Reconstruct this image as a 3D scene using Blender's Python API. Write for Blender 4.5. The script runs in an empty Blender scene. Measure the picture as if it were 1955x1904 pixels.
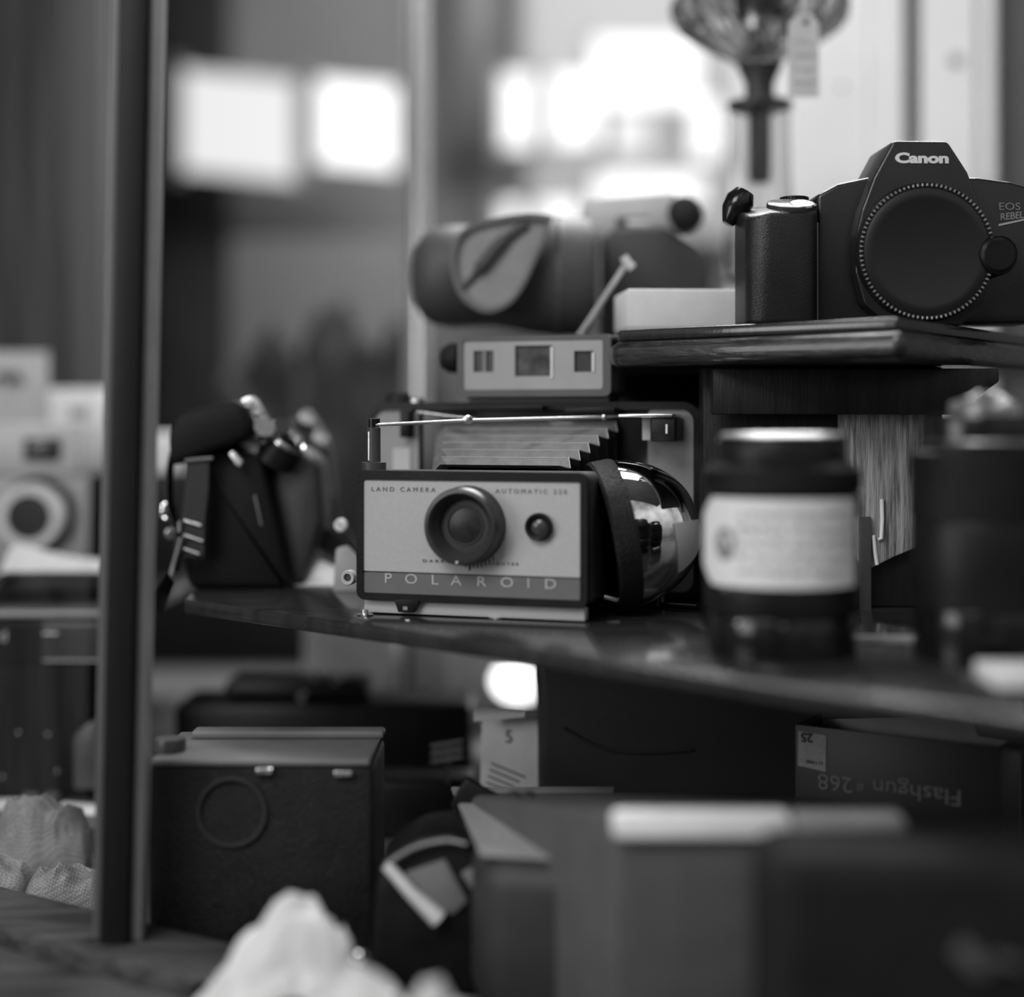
import bpy, bmesh, math, random
from mathutils import Vector, Matrix, noise
random.seed(7)
PI = math.pi
scene = bpy.context.scene
C = scene.collection
E = 1.20                      # eye height above the shop floor
F = 2930.0                    # focal length in pixels of the 1955 px frame
CX, HY = 977.5, 800.0         # optical axis column, horizon row

# ------------------------------------------------------------------ camera
cd = bpy.data.cameras.new('camera'); cam = bpy.data.objects.new('camera', cd); C.objects.link(cam)
cam.location = (0, 0, E); cam.rotation_euler = (PI/2, 0, 0)
cd.sensor_fit = 'HORIZONTAL'; cd.sensor_width = 36.0; cd.lens = 36.0*F/1955.0
cd.shift_y = -(952.0-HY)/1955.0
cd.clip_start = 0.02; cd.clip_end = 50
cd.dof.use_dof = True; cd.dof.focus_distance = 0.775; cd.dof.aperture_fstop = 1.9
scene.camera = cam
# ------------------------------------------------------------------ world, lights, exposure
vs = scene.view_settings
vs.view_transform = 'Standard'; vs.look = 'None'; vs.exposure = 0.12; vs.gamma = 1.0; vs.use_curve_mapping = False
scene.cycles.use_denoising = True
w = bpy.data.worlds.new('overcast_street'); scene.world = w; w.use_nodes = True
wn = w.node_tree.nodes; wl = w.node_tree.links
bg = wn['Background']; bg.inputs[1].default_value = 0.42
tc = wn.new('ShaderNodeTexCoord'); nz = wn.new('ShaderNodeTexNoise'); nz.inputs['Scale'].default_value = 2.2
rp = wn.new('ShaderNodeValToRGB'); rp.color_ramp.elements[0].position = .35; rp.color_ramp.elements[0].color = (.25,.25,.25,1)
rp.color_ramp.elements[1].position = .68; rp.color_ramp.elements[1].color = (1.6,1.6,1.6,1)
wl.new(tc.outputs['Generated'], nz.inputs['Vector']); wl.new(nz.outputs['Fac'], rp.inputs[0]); 
sz_ = wn.new('ShaderNodeSeparateXYZ'); wl.new(tc.outputs['Generated'], sz_.inputs[0])
mr = wn.new('ShaderNodeMapRange'); mr.inputs['From Min'].default_value = -.1; mr.inputs['From Max'].default_value = .5
mr.inputs['To Min'].default_value = .22; mr.inputs['To Max'].default_value = 1.25; wl.new(sz_.outputs['Z'], mr.inputs['Value'])
vm = wn.new('ShaderNodeVectorMath'); vm.operation = 'SCALE'; wl.new(rp.outputs[0], vm.inputs[0]); wl.new(mr.outputs[0], vm.inputs['Scale'])
wl.new(vm.outputs[0], bg.inputs[0])

def area(name, loc, tgt, sx, sy, power):
    d = bpy.data.lights.new(name, 'AREA'); d.shape = 'RECTANGLE'; d.size = sx; d.size_y = sy; d.energy = power
    o = bpy.data.objects.new(name, d); C.objects.link(o); o.location = loc
    v = Vector(tgt)-Vector(loc); o.rotation_euler = v.to_track_quat('-Z','Y').to_euler()
    return o
area('street_daylight', (-.70, -.35, E+1.05), (.02, .8, E-.02), .8, .6, 13)
area('shop_ceiling_light', (.35, 1.75, E+1.25), (.1, .9, E-.1), .9, .35, 24)
area('window_top_light', (.12, .93, E+.62), (.12, .78, E), .34, .12, 1.6)
area('low_side_fill', (-.62, .34, E+.10), (.02, .86, E-.17), .35, .3, 1.55)  # unseen fill light added to brighten the leaflet and low display
area('board_light', (.30, .98, E+.62), (.40, 1.32, E+.12), .5, .2, .75)  # unseen area light added to brighten the white boards
area('back_room_light', (.35, 2.1, E+1.25), (.35, 2.9, E-.3), 1.0, .6, 22)

# ------------------------------------------------------------------ helpers
def P(px, py, Y):
    return Vector(((px-CX)/F*Y, Y, E+(HY-py)/F*Y))
class Frame:
    """a place with a heading: local x right, y away from the viewer, z up"""
    def __init__(s, x, y, z, a=0.0):
        s.o = Vector((x, y, z)); s.a = a
        s.u = Vector((math.cos(a), math.sin(a), 0)); s.n = Vector((-math.sin(a), math.cos(a), 0))
    def hit(s, px, py, t=0.0):
        d = Vector(((px-CX)/F, 1, (HY-py)/F)); c = Vector((0, 0, E))
        k = (s.o + s.n*t - c).dot(s.n)/d.dot(s.n); q = c+d*k-s.o
        return Vector((q.dot(s.u), t, q.z))
_m = {}
def mat(name, v=.5, rough=.5, metal=0.0, var=.08, scale=60, bump=0.0, bscale=400, coat=0.0, stretch=None, kind='noise', lo=None, spec=.5):
    if name in _m: return _m[name]
    m = bpy.data.materials.new(name); m.use_nodes = True; _m[name] = m
    n = m.node_tree.nodes; l = m.node_tree.links; b = n['Principled BSDF']
    tc = n.new('ShaderNodeTexCoord'); mp = n.new('ShaderNodeMapping'); l.new(tc.outputs['Object'], mp.inputs[0])
    if stretch: mp.inputs['Scale'].default_value = stretch
    nz = n.new('ShaderNodeTexNoise'); nz.inputs['Scale'].default_value = scale; nz.inputs['Detail'].default_value = 5
    l.new(mp.outputs[0], nz.inputs['Vector'])
    r = n.new('ShaderNodeValToRGB'); l.new(nz.outputs['Fac'], r.inputs[0])
    a = v*(1-var) if lo is None else lo; c = v*(1+var)
    r.color_ramp.elements[0].position = .3; r.color_ramp.elements[0].color = (a,a,a,1)
    r.color_ramp.elements[1].position = .7; r.color_ramp.elements[1].color = (c,c,c,1)
    l.new(r.outputs[0], b.inputs['Base Color'])
    b.inputs['Roughness'].default_value = rough; b.inputs['Metallic'].default_value = metal
    b.inputs['Specular IOR Level'].default_value = spec
    if coat: b.inputs['Coat Weight'].default_value = coat; b.inputs['Coat Roughness'].default_value = .08
    if bump:
        if kind == 'mesh':
            t = n.new('ShaderNodeTexChecker'); t.inputs['Scale'].default_value = bscale; out = t.outputs['Fac']
            l.new(mp.outputs[0], t.inputs['Vector']); mp.inputs['Rotation'].default_value=(.3,.5,.78)
            mx=n.new('ShaderNodeMix'); mx.data_type='RGBA'; mx.blend_type='MULTIPLY'; mx.inputs[0].default_value=.55
            l.new(r.outputs[0], mx.inputs[6]); l.new(t.outputs['Color'], mx.inputs[7]); l.new(mx.outputs[2], b.inputs['Base Color'])
        elif kind == 'voronoi':
            t = n.new('ShaderNodeTexVoronoi'); t.inputs['Scale'].default_value = bscale; out = t.outputs['Distance']
            l.new(mp.outputs[0], t.inputs['Vector'])
        else:
            t = n.new('ShaderNodeTexNoise'); t.inputs['Scale'].default_value = bscale; t.inputs['Detail'].default_value = 4; out = t.outputs['Fac']
            l.new(mp.outputs[0], t.inputs['Vector'])
        bp = n.new('ShaderNodeBump'); bp.inputs['Strength'].default_value = bump; bp.inputs['Distance'].default_value = .001
        l.new(out, bp.inputs['Height']); l.new(bp.outputs[0], b.inputs['Normal'])
    return m
def glass(name, rough=.02, tint=.95, ior=1.45):
    m = bpy.data.materials.new(name); m.use_nodes = True; b = m.node_tree.nodes['Principled BSDF']
    b.inputs['Transmission Weight'].default_value = 1; b.inputs['Roughness'].default_value = rough; b.inputs['IOR'].default_value = ior
    b.inputs['Base Color'].default_value = (tint,)*3+(1,); return m
def emit(name, v, s):
    m = bpy.data.materials.new(name); m.use_nodes = True; b = m.node_tree.nodes['Principled BSDF']
    b.inputs['Base Color'].default_value = (.1,.1,.1,1); b.inputs['Emission Color'].default_value = (v,v,v,1); b.inputs['Emission Strength'].default_value = s
    return m

def T(bm, mtx):
    bmesh.ops.transform(bm, matrix=mtx, verts=bm.verts); return bm
def join(bm, other):
    me = bpy.data.meshes.new('t'); other.to_mesh(me); other.free(); bm.from_mesh(me); bpy.data.meshes.remove(me); return bm
def box(x0,x1,y0,y1,z0,z1, bev=0, seg=2):
    bm = bmesh.new(); bmesh.ops.create_cube(bm, size=1)
    T(bm, Matrix.Translation(((x0+x1)/2,(y0+y1)/2,(z0+z1)/2)) @ Matrix.Diagonal((abs(x1-x0),abs(y1-y0),abs(z1-z0),1)))
    if bev: bmesh.ops.bevel(bm, geom=list(bm.edges), offset=bev, segments=seg, affect='EDGES', profile=.5)
    return bm
def prism(pts, y0, y1, bev=0, seg=2):
    """polygon in the x-z plane given depth along y"""
    bm = bmesh.new(); a = [bm.verts.new((x,y0,z)) for x,z in pts]; b = [bm.verts.new((x,y1,z)) for x,z in pts]
    n = len(pts); bm.faces.new(a); bm.faces.new(b[::-1])
    for i in range(n): bm.faces.new((a[i],b[i],b[(i+1)%n],a[(i+1)%n]))
    bmesh.ops.recalc_face_normals(bm, faces=bm.faces)
    if bev: bmesh.ops.bevel(bm, geom=list(bm.edges), offset=bev, segments=seg, affect='EDGES', profile=.5)
    return bm
def slab(pts, z0, z1, bev=0, seg=2):
    """polygon in the x-y plane given height along z"""
    bm = prism([(x,y) for x,y in pts], z0, z1, 0)
    for v in bm.verts: v.co = Vector((v.co.x, v.co.z, v.co.y))
    bmesh.ops.recalc_face_normals(bm, faces=bm.faces)
    if bev: bmesh.ops.bevel(bm, geom=list(bm.edges), offset=bev, segments=seg, affect='EDGES', profile=.5)
    return bm
def rrect(x0,x1,z0,z1,r,n=6):
    out = []
    for cx,cz,a0 in ((x1-r,z1-r,0),(x0+r,z1-r,PI/2),(x0+r,z0+r,PI),(x1-r,z0+r,3*PI/2)):
        for i in range(n+1):
            a = a0+PI/2*i/n; out.append((cx+r*math.cos(a), cz+r*math.sin(a)))
    return out
def ring_prism(outer, inner, y0, y1):
    bm = bmesh.new(); n = len(outer)
    L = [[bm.verts.new((x,y,z)) for x,z in pts] for pts,y in ((outer,y0),(inner,y0),(inner,y1),(outer,y1))]
    for i in range(n):
        j=(i+1)%n
        for k in range(4):
            A=L[k]; B=L[(k+1)%4]; bm.faces.new((A[i],B[i],B[j],A[j]))
    bmesh.ops.recalc_face_normals(bm, faces=bm.faces); return bm
def lathe(prof, seg=48, flute=0, depth=0):
    """profile of (radius, z) turned about z"""
    bm = bmesh.new(); rings = []
    for r,z in prof:
        if r < 1e-6: rings.append([bm.verts.new((0,0,z))]); continue
        ring = []
        for i in range(seg):
            a = 2*PI*i/seg; q = r*(1+depth*math.cos(flute*a)) if flute else r
            ring.append(bm.verts.new((q*math.cos(a), q*math.sin(a), z)))
        rings.append(ring)
    for A,B in zip(rings, rings[1:]):
        if len(A)==1 and len(B)==1: continue
        for i in range(seg):
            j=(i+1)%seg
            if len(A)==1: bm.faces.new((A[0],B[i],B[j]))
            elif len(B)==1: bm.faces.new((A[i],A[j],B[0]))
            else: bm.faces.new((A[i],A[j],B[j],B[i]))
    bmesh.ops.recalc_face_normals(bm, faces=bm.faces); return bm
def aim(bm, loc, d):
    """point the local z of a turned shape along d and move it to loc"""
    q = Vector(d).to_track_quat('Z','Y').to_matrix().to_4x4()
    return T(bm, Matrix.Translation(Vector(loc)) @ q)
FRONT = (0,-1,0)
def tube(pts, r, seg=10, closed=False):
    pts = [Vector(p) for p in pts]; bm = bmesh.new(); rings = []; n = len(pts); up = None
    for i,p in enumerate(pts):
        if closed: t = pts[(i+1)%n]-pts[i-1]
        else: t = pts[min(i+1,n-1)]-pts[max(i-1,0)]
        t.normalize()
        if up is None: up = Vector((0,0,1)) if abs(t.z)<.9 else Vector((1,0,0))
        s = t.cross(up); s.normalize(); up = s.cross(t).normalized()
        rr = r[i] if isinstance(r,(list,tuple)) else r
        rings.append([bm.verts.new(p+(s*math.cos(2*PI*k/seg)+up*math.sin(2*PI*k/seg))*rr) for k in range(seg)])
    pr = list(zip(rings, rings[1:]))+([(rings[-1],rings[0])] if closed else [])
    for A,B in pr:
        for k in range(seg): bm.faces.new((A[k],A[(k+1)%seg],B[(k+1)%seg],B[k]))
    if not closed: bm.faces.new(rings[0][::-1]); bm.faces.new(rings[-1])
    bmesh.ops.recalc_face_normals(bm, faces=bm.faces); return bm
def smooth_path(pts, n=6):
    pts = [Vector(p) for p in pts]; out = []
    for i in range(len(pts)-1):
        p0=pts[max(i-1,0)]; p1=pts[i]; p2=pts[i+1]; p3=pts[min(i+2,len(pts)-1)]
        for k in range(n):
            t=k/n; out.append(.5*((2*p1)+(p2-p0)*t+(2*p0-5*p1+4*p2-p3)*t*t+(3*p1-p0-3*p2+p3)*t**3))
    out.append(pts[-1]); return out
def ribbon(pts, w, th, side=(0,1,0)):
    """a flat strap: path swept by a w (along side) x th section"""
    pts=[Vector(p) for p in pts]; sd=Vector(side).normalized(); bm=bmesh.new(); rings=[]; n=len(pts)
    for i,p in enumerate(pts):
        t=(pts[min(i+1,n-1)]-pts[max(i-1,0)]).normalized(); s=(sd-t*sd.dot(t)).normalized(); u=s.cross(t)
        rings.append([bm.verts.new(p+s*a*w/2+u*b*th/2) for a,b in ((-1,-1),(1,-1),(1,1),(-1,1))])
    for A,B in zip(rings,rings[1:]):
        for k in range(4): bm.faces.new((A[k],A[(k+1)%4],B[(k+1)%4],B[k]))
    bm.faces.new(rings[0][::-1]); bm.faces.new(rings[-1])
    bmesh.ops.recalc_face_normals(bm, faces=bm.faces); return bm
def crumple(w, d, h, seed, n=46, sharp=1.0, cone=False):
    """a crumpled mound of cloth or tissue, closed below"""
    bm=bmesh.new(); V=[]
    for j in range(n+1):
        row=[]
        for i in range(n+1):
            u=i/n*2-1; v=j/n*2-1; x=u*w/2; y=v*d/2
            e=max(0,1-(abs(u)**2.4))*max(0,1-(abs(v)**2.4)); e=e**.6
            q=Vector((x*22+seed*7.1, y*22, seed)); k=noise.turbulence(q,3,False)*.5
            rdg=abs(noise.noise(q*1.7))
            if cone: e=max(0,1-(u*u+v*v*.8)**.62); z=h*.86*e*(1+.15*k)+h*min(e*2.5,1)*sharp*(.55*(abs(noise.noise(Vector((x*48,y*60,seed))))-.2)-.35*abs(noise.noise(Vector((x*110,y*90,seed+3)))))
            else: z=h*e**.55*(.72+.10*noise.noise(Vector((x*26+seed,y*26,0)))-.38*sharp*abs(noise.noise(Vector((x*55+seed*3,y*40,3))))-.12*sharp*abs(noise.noise(q*5)))
            o=noise.noise_vector(q*2.2)*.006
            row.append(bm.verts.new((x*(.86+.1*k)+o.x, y*(.86+.1*k)+o.y, max(z,0))))
        V.append(row)
    for j in range(n):
        for i in range(n): bm.faces.new((V[j][i],V[j][i+1],V[j+1][i+1],V[j+1][i]))
    bd=[e for e in bm.edges if e.is_boundary]; bmesh.ops.holes_fill(bm, edges=bd, sides=0)
    bmesh.ops.recalc_face_normals(bm, faces=bm.faces); return bm
def obj(name, bm, m, parent=None, loc=None, smooth=True, label=None, ang=35):
    me = bpy.data.meshes.new(name); bm.to_mesh(me); bm.free()
    me.materials.append(m)
    if smooth:
        me.polygons.foreach_set('use_smooth', [True]*len(me.polygons)); me.set_sharp_from_angle(angle=math.radians(ang))
    o = bpy.data.objects.new(name, me); C.objects.link(o)
    if parent: o.parent = parent
    if loc is not None: o.location = loc
    if label: o['label'] = label
    return o
def thing(name, label, cat, fr=None, loc=None, rotz=0, group=None):
    o = bpy.data.objects.new(name, None); C.objects.link(o); o.empty_display_size=.01
    if fr: loc = fr.o; rotz = fr.a
    o.location = loc; o.rotation_euler = (0,0,rotz); o['label']=label; o['category']=cat
    if group: o['group']=group
    return o
def tag(o, label, cat, group=None):
    o['label']=label; o['category']=cat
    if group: o['group']=group
    return o
def struct(name, bm, m, parent=None, loc=None, smooth=False):
    o = obj(name, bm, m, parent, loc, smooth)
    if parent is None: o['kind']='structure'
    return o
def text(s, size, m, parent, loc, track=1.0, bold=0.0, flip=False, xs=1.0, shear=0.0, name='lettering', label=None, width=None, rot=None, depth=.00012):
    """raised lettering in the x-z plane facing the viewer; loc is its centre"""
    cu = bpy.data.curves.new('t','FONT'); cu.body=s; cu.size=size; cu.space_character=track; cu.offset=bold; cu.extrude=depth
    cu.align_x='CENTER'; cu.align_y='CENTER'; cu.shear=shear; cu.resolution_u=4
    o=bpy.data.objects.new('t',cu); me=bpy.data.meshes.new_from_object(o); bpy.data.objects.remove(o); bpy.data.curves.remove(cu)
    bm=bmesh.new(); bm.from_mesh(me); bpy.data.meshes.remove(me)
    if width:
        lo=min(v.co.x for v in bm.verts); hi=max(v.co.x for v in bm.verts); xs=width/(hi-lo)
    R=Matrix.Rotation(PI/2,4,'X')
    if flip: R = R @ Matrix.Rotation(PI,4,'Z')
    T(bm, R @ Matrix.Diagonal((xs,1,1,1)))
    if rot is not None: T(bm, rot)
    T(bm, Matrix.Translation(Vector(loc)))
    return obj(name, bm, m, parent, smooth=False, label=label)

# ------------------------------------------------------------------ materials
M_black = mat('black_plastic', .010, .38, spec=.2, var=.3, bump=.15, bscale=900)
M_blackg = mat('black_gloss', .008, .16, spec=.4, var=.2)
M_leather = mat('black_leatherette', .010, .42, spec=.2, var=.35, bump=.6, bscale=1300, kind='voronoi')
M_rubber = mat('black_rubber', .010, spec=.25, rough=.6, var=.3)
M_alu = mat('satin_aluminium_plate', .42, .48, metal=.0, var=.05, scale=900, bump=.05, bscale=2500)
M_band = mat('grey_enamel_band', .13, .4, var=.06)
M_chrome = mat('polished_chrome', .82, .04, metal=1, var=.02)
M_steel = mat('brushed_steel', .6, .26, metal=1, var=.1, scale=300)
M_greyp = mat('grey_plastic', .2, .45, var=.08)
M_greyd = mat('dark_grey_plastic', .048, .4, var=.12)
M_paper = mat('white_paper', .72, .7, var=.05, scale=90)
M_cream = mat('offwhite_card', .5, .65, var=.08, scale=70)
M_ink = mat('dark_ink', .03, .6)
M_white = mat('white_print', .75, .5)
M_pale = mat('pale_grey_print', .42, .5)
M_cloth = mat('tissue_paper', .62, .8, var=.12, scale=40, bump=.4, bscale=300)
M_net = mat('net_cloth', .27, .8, var=.35, scale=45, bump=1.0, bscale=800, kind='mesh')
M_shelf = mat('dark_lacquered_wood', .022, .17, var=.4, scale=30, stretch=(1,6,1), bump=.12, bscale=60, coat=.3)
M_edge = mat('worn_dark_wood_edge', .018, .3, coat=.5, var=.8, scale=50, stretch=(1,1,6), bump=.7, bscale=110)
M_sill = mat('weathered_sill_wood', .034, .6, var=.85, scale=45, stretch=(.5,3,3), bump=.9, bscale=120)
M_board = mat('rough_wood_board', .42, .7, scale=42, stretch=(14,2,.9), lo=.08, var=.3, bump=1.0, bscale=160)
M_panel = mat('dark_wood_panel', .012, .5, spec=.3, var=.5, scale=40, stretch=(4,1,.5), bump=.3, bscale=200)
M_wall = mat('grey_plaster_wall', .19, .9, var=.18, scale=2.5)
M_wallw = mat('white_painted_boards', .82, .55, var=.05, scale=8)
M_floor = mat('shop_floor_boards', .1, .6, var=.3, scale=5)
M_curtain = mat('dark_curtain_cloth', .018, .9, var=.3, scale=9)
M_bellow = mat('bellows_cloth', .16, .55, var=.15, scale=200, bump=.3, bscale=900)
M_lensg = mat('dark_lens_glass', .05, .2, var=.1, scale=300)

# ------------------------------------------------------------------ setting
ZF = E-.25                  # display floor
ZS = E-.097                  # lower shelf top
ZU = E+.0466                 # upper shelf top





struct('floor', box(-1.9,1.9,-.2,3.3,-.05,0), M_floor)
struct('ceiling', box(-1.9,1.9,-.2,3.3,2.75,2.8), M_wall)
struct('wall_back', box(-1.9,1.9,3.2,3.3,0,2.75), M_wall)
struct('wall_left', box(-2.0,-1.9,.9,3.3,0,2.75), M_wall)
struct('wall_right', box(1.9,2.0,.9,3.3,0,2.75), M_wall)

def pbox(px0,px1,py0,py1,Y0,Y1,bev=0,floor=None):
    """a box whose front face fills the given rows and columns at its true distance"""
    a=P(px0,py1,Y0); b=P(px1,py0,Y0)
    return box(a.x,b.x,Y0,Y1,a.z if floor is None else floor,b.z,bev)
# bright windows and lamps at the far end of the shop
M_lit1 = emit('daylight_window_soft', .9, .80); M_lit3 = emit('wall_glow_sheet', .8, .42); M_lit2 = emit('daylight_window', 1, 1.3)
M_frame = mat('grey_window_frame', .25, .5)
def win(name, px0,px1,py0,py1, m, Y=2.95, skew=0):
    a=P(px0,py1,Y); b=P(px1,py0,Y); k=skew*Y/F
    o=struct(name, prism([(a.x,a.z),(b.x,a.z-k),(b.x,b.z-k),(a.x,b.z)], Y, Y+.03), m)
    f=.018
    fr=bmesh.new()
    for q in (box(a.x-f,a.x,Y+.005,Y+.035,a.z-f,b.z+f), box(b.x,b.x+f,Y+.005,Y+.035,a.z-k-f,b.z-k+f)): join(fr,q)
    struct('window_frame', fr, M_frame, o)
    return o
win('window_1', 350,560,132,322, M_lit1, skew=22)
win('window_2', 608,755,150,308, M_lit2, skew=14)
win('window_3', 962,1012,140,278, M_lit2)
win('window_4', 1052,1142,142,270, M_lit2)
win('window_5', 1135,1330,75,195, M_lit2)
win('window_6', 958,992,386,440, M_lit2)
win('window_7', 1030,1110,386,450, M_lit2)
win('window_8', 1135,1340,335,390, M_lit2)
win('wall_glow_pane', 1010,1400,-120,452, M_lit3, Y=3.06)  # glowing sheet added to brighten the wall around the windows
win('window_10', 1325,1370,190,300, M_lit2)
win('window_11', 1165,1240,215,290, M_lit1)
# soft grey panels on the back wall
def far(name,label,cat,px0,px1,py0,py1,Y,m,dep=.06,floor=None,bev=.004):
    o=obj(name, pbox(px0,px1,py0,py1,Y,Y+dep,bev,floor), m); tag(o,label,cat); return o
far('curtain','dark curtain hanging in the background just right of the window post','curtain',296,432,-300,1500,3.1,M_curtain,.05,floor=.02)
far('cabinet','tall pale grey cabinet, blurred, between the window post and the instant camera','cabinet',436,775,455,1500,2.35,mat('pale_cabinet_paint',.10,.6),.4,floor=0.0)
far('cabinet','dark grey cupboard filling the background left of the window post','cabinet',-260,135,-500,1500,2.3,mat('dark_cupboard_paint',.030,.6),.4,floor=0.0)
far('wooden_post','dull grey post at the edge of the dark cupboard, left of the window post','post',140,205,-500,1500,2.2,mat('dull_post_paint',.08,.6),.06,floor=0.0)
far('picture','dark framed picture high on the back wall left of the bright lights','picture',846,945,-200,300,3.1,mat('dark_picture',.07,.4),.03)
# a dark coat over a chair back, far behind
cb = crumple(.46,.3,.62,3,30,.5); o=obj('draped_coat', cb, M_curtain, loc=(P(640,0,1.85).x,1.85,0.87)); tag(o,'dark heap of cloth on a stand, blurred, behind the black slr camera','cloth')
o=obj('stand', box(-.1,.1,-.09,.09,0,.869,.01), M_panel, loc=(P(640,0,1.85).x,1.85,0)); tag(o,'dark stand under the blurred heap of cloth','stand')
# rear glass corner post of the window display
t=thing('glazing_post','pale vertical glazing post rising behind the drum case in the background','post',loc=(P(800,0,1.22).x,1.22,ZF-.02))
s=1.22/F
obj('post_body', box(-14*s,18*s,0,.02,0,.95,.003), mat('satin_post',.5,.4), t)
obj('glass_edge', box(-32*s,-15*s,.004,.016,0,.95,.002), mat('glass_edge_grey',.2,.2), t)
obj('bright_bead', tube([(0*s,-.003,0),(0*s,-.003,.95)],.0032), M_steel, t)
# white boards on the right
YB=1.32
W=struct('wall_boards', pbox(1395,1660,-400,1600,YB,YB+.02,.003), M_wallw)
struct('board', pbox(1664,1727,-400,1600,YB-.006,YB+.014,.003), M_wallw, W)
struct('board_gap', pbox(1727,1765,-400,1600,YB+.015,YB+.03), mat('shadowed_gap_paint',.12,.7), W)
struct('board', pbox(1764,1868,-400,1600,YB-.006,YB+.014,.004), M_wallw, W)
struct('board', pbox(1880,1906,-400,1600,YB-.012,YB+.012,.006), M_wallw, W)
struct('board_backing', pbox(1727,2300,-400,1600,YB+.03,YB+.05), mat('grey_backing_board',.12,.6), W)
W['label']='white painted vertical boards'
c=P(1825,115,YB-.006); o=obj('wall_screw', aim(lathe([(0,.004),(.004,.0035),(.0062,.001),(.0065,0)],20),c,FRONT), M_steel); tag(o,'small round screw head in the white board at the upper right','screw')
c=P(1607,165,YB); o=obj('wall_nail', aim(lathe([(0,.004),(.002,.0035),(.003,0)],12),c,FRONT), M_steel); tag(o,'tiny nail head in the white wall right of the paper tag','nail')
# dark backing low behind the display
struct('trim_1', box(-.62,.75,1.56,1.58,E-.72,E-.135), M_panel)
struct('trim_2', box(-1.2,1.2,.42,1.6,ZF-.03,ZF), M_floor)

# ------------------------------------------------------------------ shelves
t=thing('display_shelf','dark glossy shelf the instant camera and zoom lenses stand on','shelf',loc=(0,.8,ZS-.0075))
obj('shelf_board', slab([(x,y-.8) for x,y in [(-.176,.824),(.34,.3365),(.62,.62),(.62,1.2),(-.215,1.2)]], 0,.0075,.0012,2), M_shelf, t, ang=50)
t=thing('upper_shelf','thick dark wooden shelf with a worn corner under the black slr body','shelf',loc=(.176,.70,E+.027))
A=(.176,.70); B=(-.016,.868); D=(.46,1.10)
pts=[A,D,(.40,1.16),(-.016,1.10),(-.016,.912),(.053,.912),(.056,.805)]
obj('shelf_top', slab([(x-A[0],y-A[1]) for x,y in pts], .0135,.0196,.0015,3), M_shelf, t, ang=50)
o1=Vector((-.007,-.0065,0)) 
pts2=[(A[0]+.0005,A[1]-.0075),(D[0]+.004,D[1]-.003),(.40,1.165),(-.020,1.105),(-.020,.908),(.052,.908),(.052,.801)]
obj('edge_moulding', slab([(x-A[0],y-A[1]) for x,y in pts2], 0,.0133,.0052,5), M_edge, t, ang=60)
# the support under it
t=thing('shelf_support','dark upright wooden support between the two shelves','support',loc=(P(1342,0,.79).x,.79,ZS))
ox=P(1342,0,.79).x
def sx(px,Y=.79): return (px-CX)/F*Y-ox
def sz(py,Y=.79): return (HY-py)/F*Y+E-ZS
obj('upright_panel', box(0,sx(1800),0,.018,.0002,E+.0268-ZS,.0012), M_panel, t)
obj('torn_board', prism([(sx(1598),sz(790)),(sx(1766),sz(790)),(sx(1757),sz(865)),(sx(1752),sz(985)),(sx(1746),sz(1043)),(sx(1700),sz(1062)),(sx(1660),sz(1082)),(sx(1640),sz(1082)),(sx(1600),sz(1000))],-.006,-.0004,.0006), M_board, t, label='rough torn wooden board')
obj('edge_strip', box(sx(1634),sx(1656),-.009,-.0062,sz(1225),sz(985),.0005), M_greyd, t)
st=tube([(sx(1677),-.0072,sz(952)),(sx(1678),-.0072,sz(990)),(sx(1676),-.0072,sz(1026)),(sx(1670),-.0072,sz(1028))],.0010,8); obj('staple', st, M_paper, t, label='bright bent staple')
st=tube([(sx(1661),-.0072,sz(1020)),(sx(1664),-.0072,sz(1050)),(sx(1668),-.0072,sz(1076))],.0010,8); obj('staple', st, M_paper, t)
obj('back_board', box(P(1130,0,.93).x-ox,P(1420,0,.93).x-ox,.14,.15,.0003,E+.0268-ZS,.001), M_panel, t)
obj('bracket', prism([(sx(1352),sz(752)),(sx(1352),sz(706)),(sx(1885),sz(706)),(sx(1885),sz(730)),(sx(1800),sz(792)),(sx(1352),sz(792))],-.02,-.0095,.001), M_panel, t)

# ------------------------------------------------------------------ bellows instant camera
FR = Frame(-.0207,.742,ZS,-math.radians(17.8))
t = thing('instant_camera','folding bellows instant camera with a pale metal face, standing on the dark shelf','camera',FR)
h=FR.hit
hw=.0587; zb=.008; zt=.0712
# shutter housing
obj('shutter_housing', prism(rrect(-hw,hw,zb,zt,.0042),.0012,.033,.0012,3), M_greyd, t)
fr=obj('face_frame', ring_prism(rrect(-hw-.0004,hw+.0004,zb-.0004,zt+.0004,.0044), rrect(-hw+.0032,hw-.0032,zb+.0032,zt-.0042,.001), -.0002,.004), M_black, t)
zs1=.0219
obj('face_plate', prism(rrect(-hw+.003,hw-.003,zs1,zt-.004,.0008),.0006,.003), M_alu, t, label='pale satin metal face plate')
obj('name_band', prism(rrect(-hw+.003,hw-.003,zb+.003,zs1-.0008,.0008),.0006,.003), M_band, t, label='dark grey band along the bottom of the face')
def lab(s,px,py,wpx,size,m,par=t,tt=.0004,fr=FR,**k):
    a=fr.hit(px-wpx/2,py,tt); b=fr.hit(px+wpx/2,py,tt)
    return text(s,size,m,par,(a+b)/2,width=(b-a).length,**k)
M_inks=mat('grey_small_print',.12,.5)
lab('L A N D   C A M E R A',770,935,122,.0031,M_inks)
lab('A U T O M A T I C   2 2 0',1014,939,136,.0031,M_inks)
lab('D A R K E R',838,1072,62,.0019,M_ink); lab('L I G H T E R',962,1077,56,.0019,M_ink)
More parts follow.
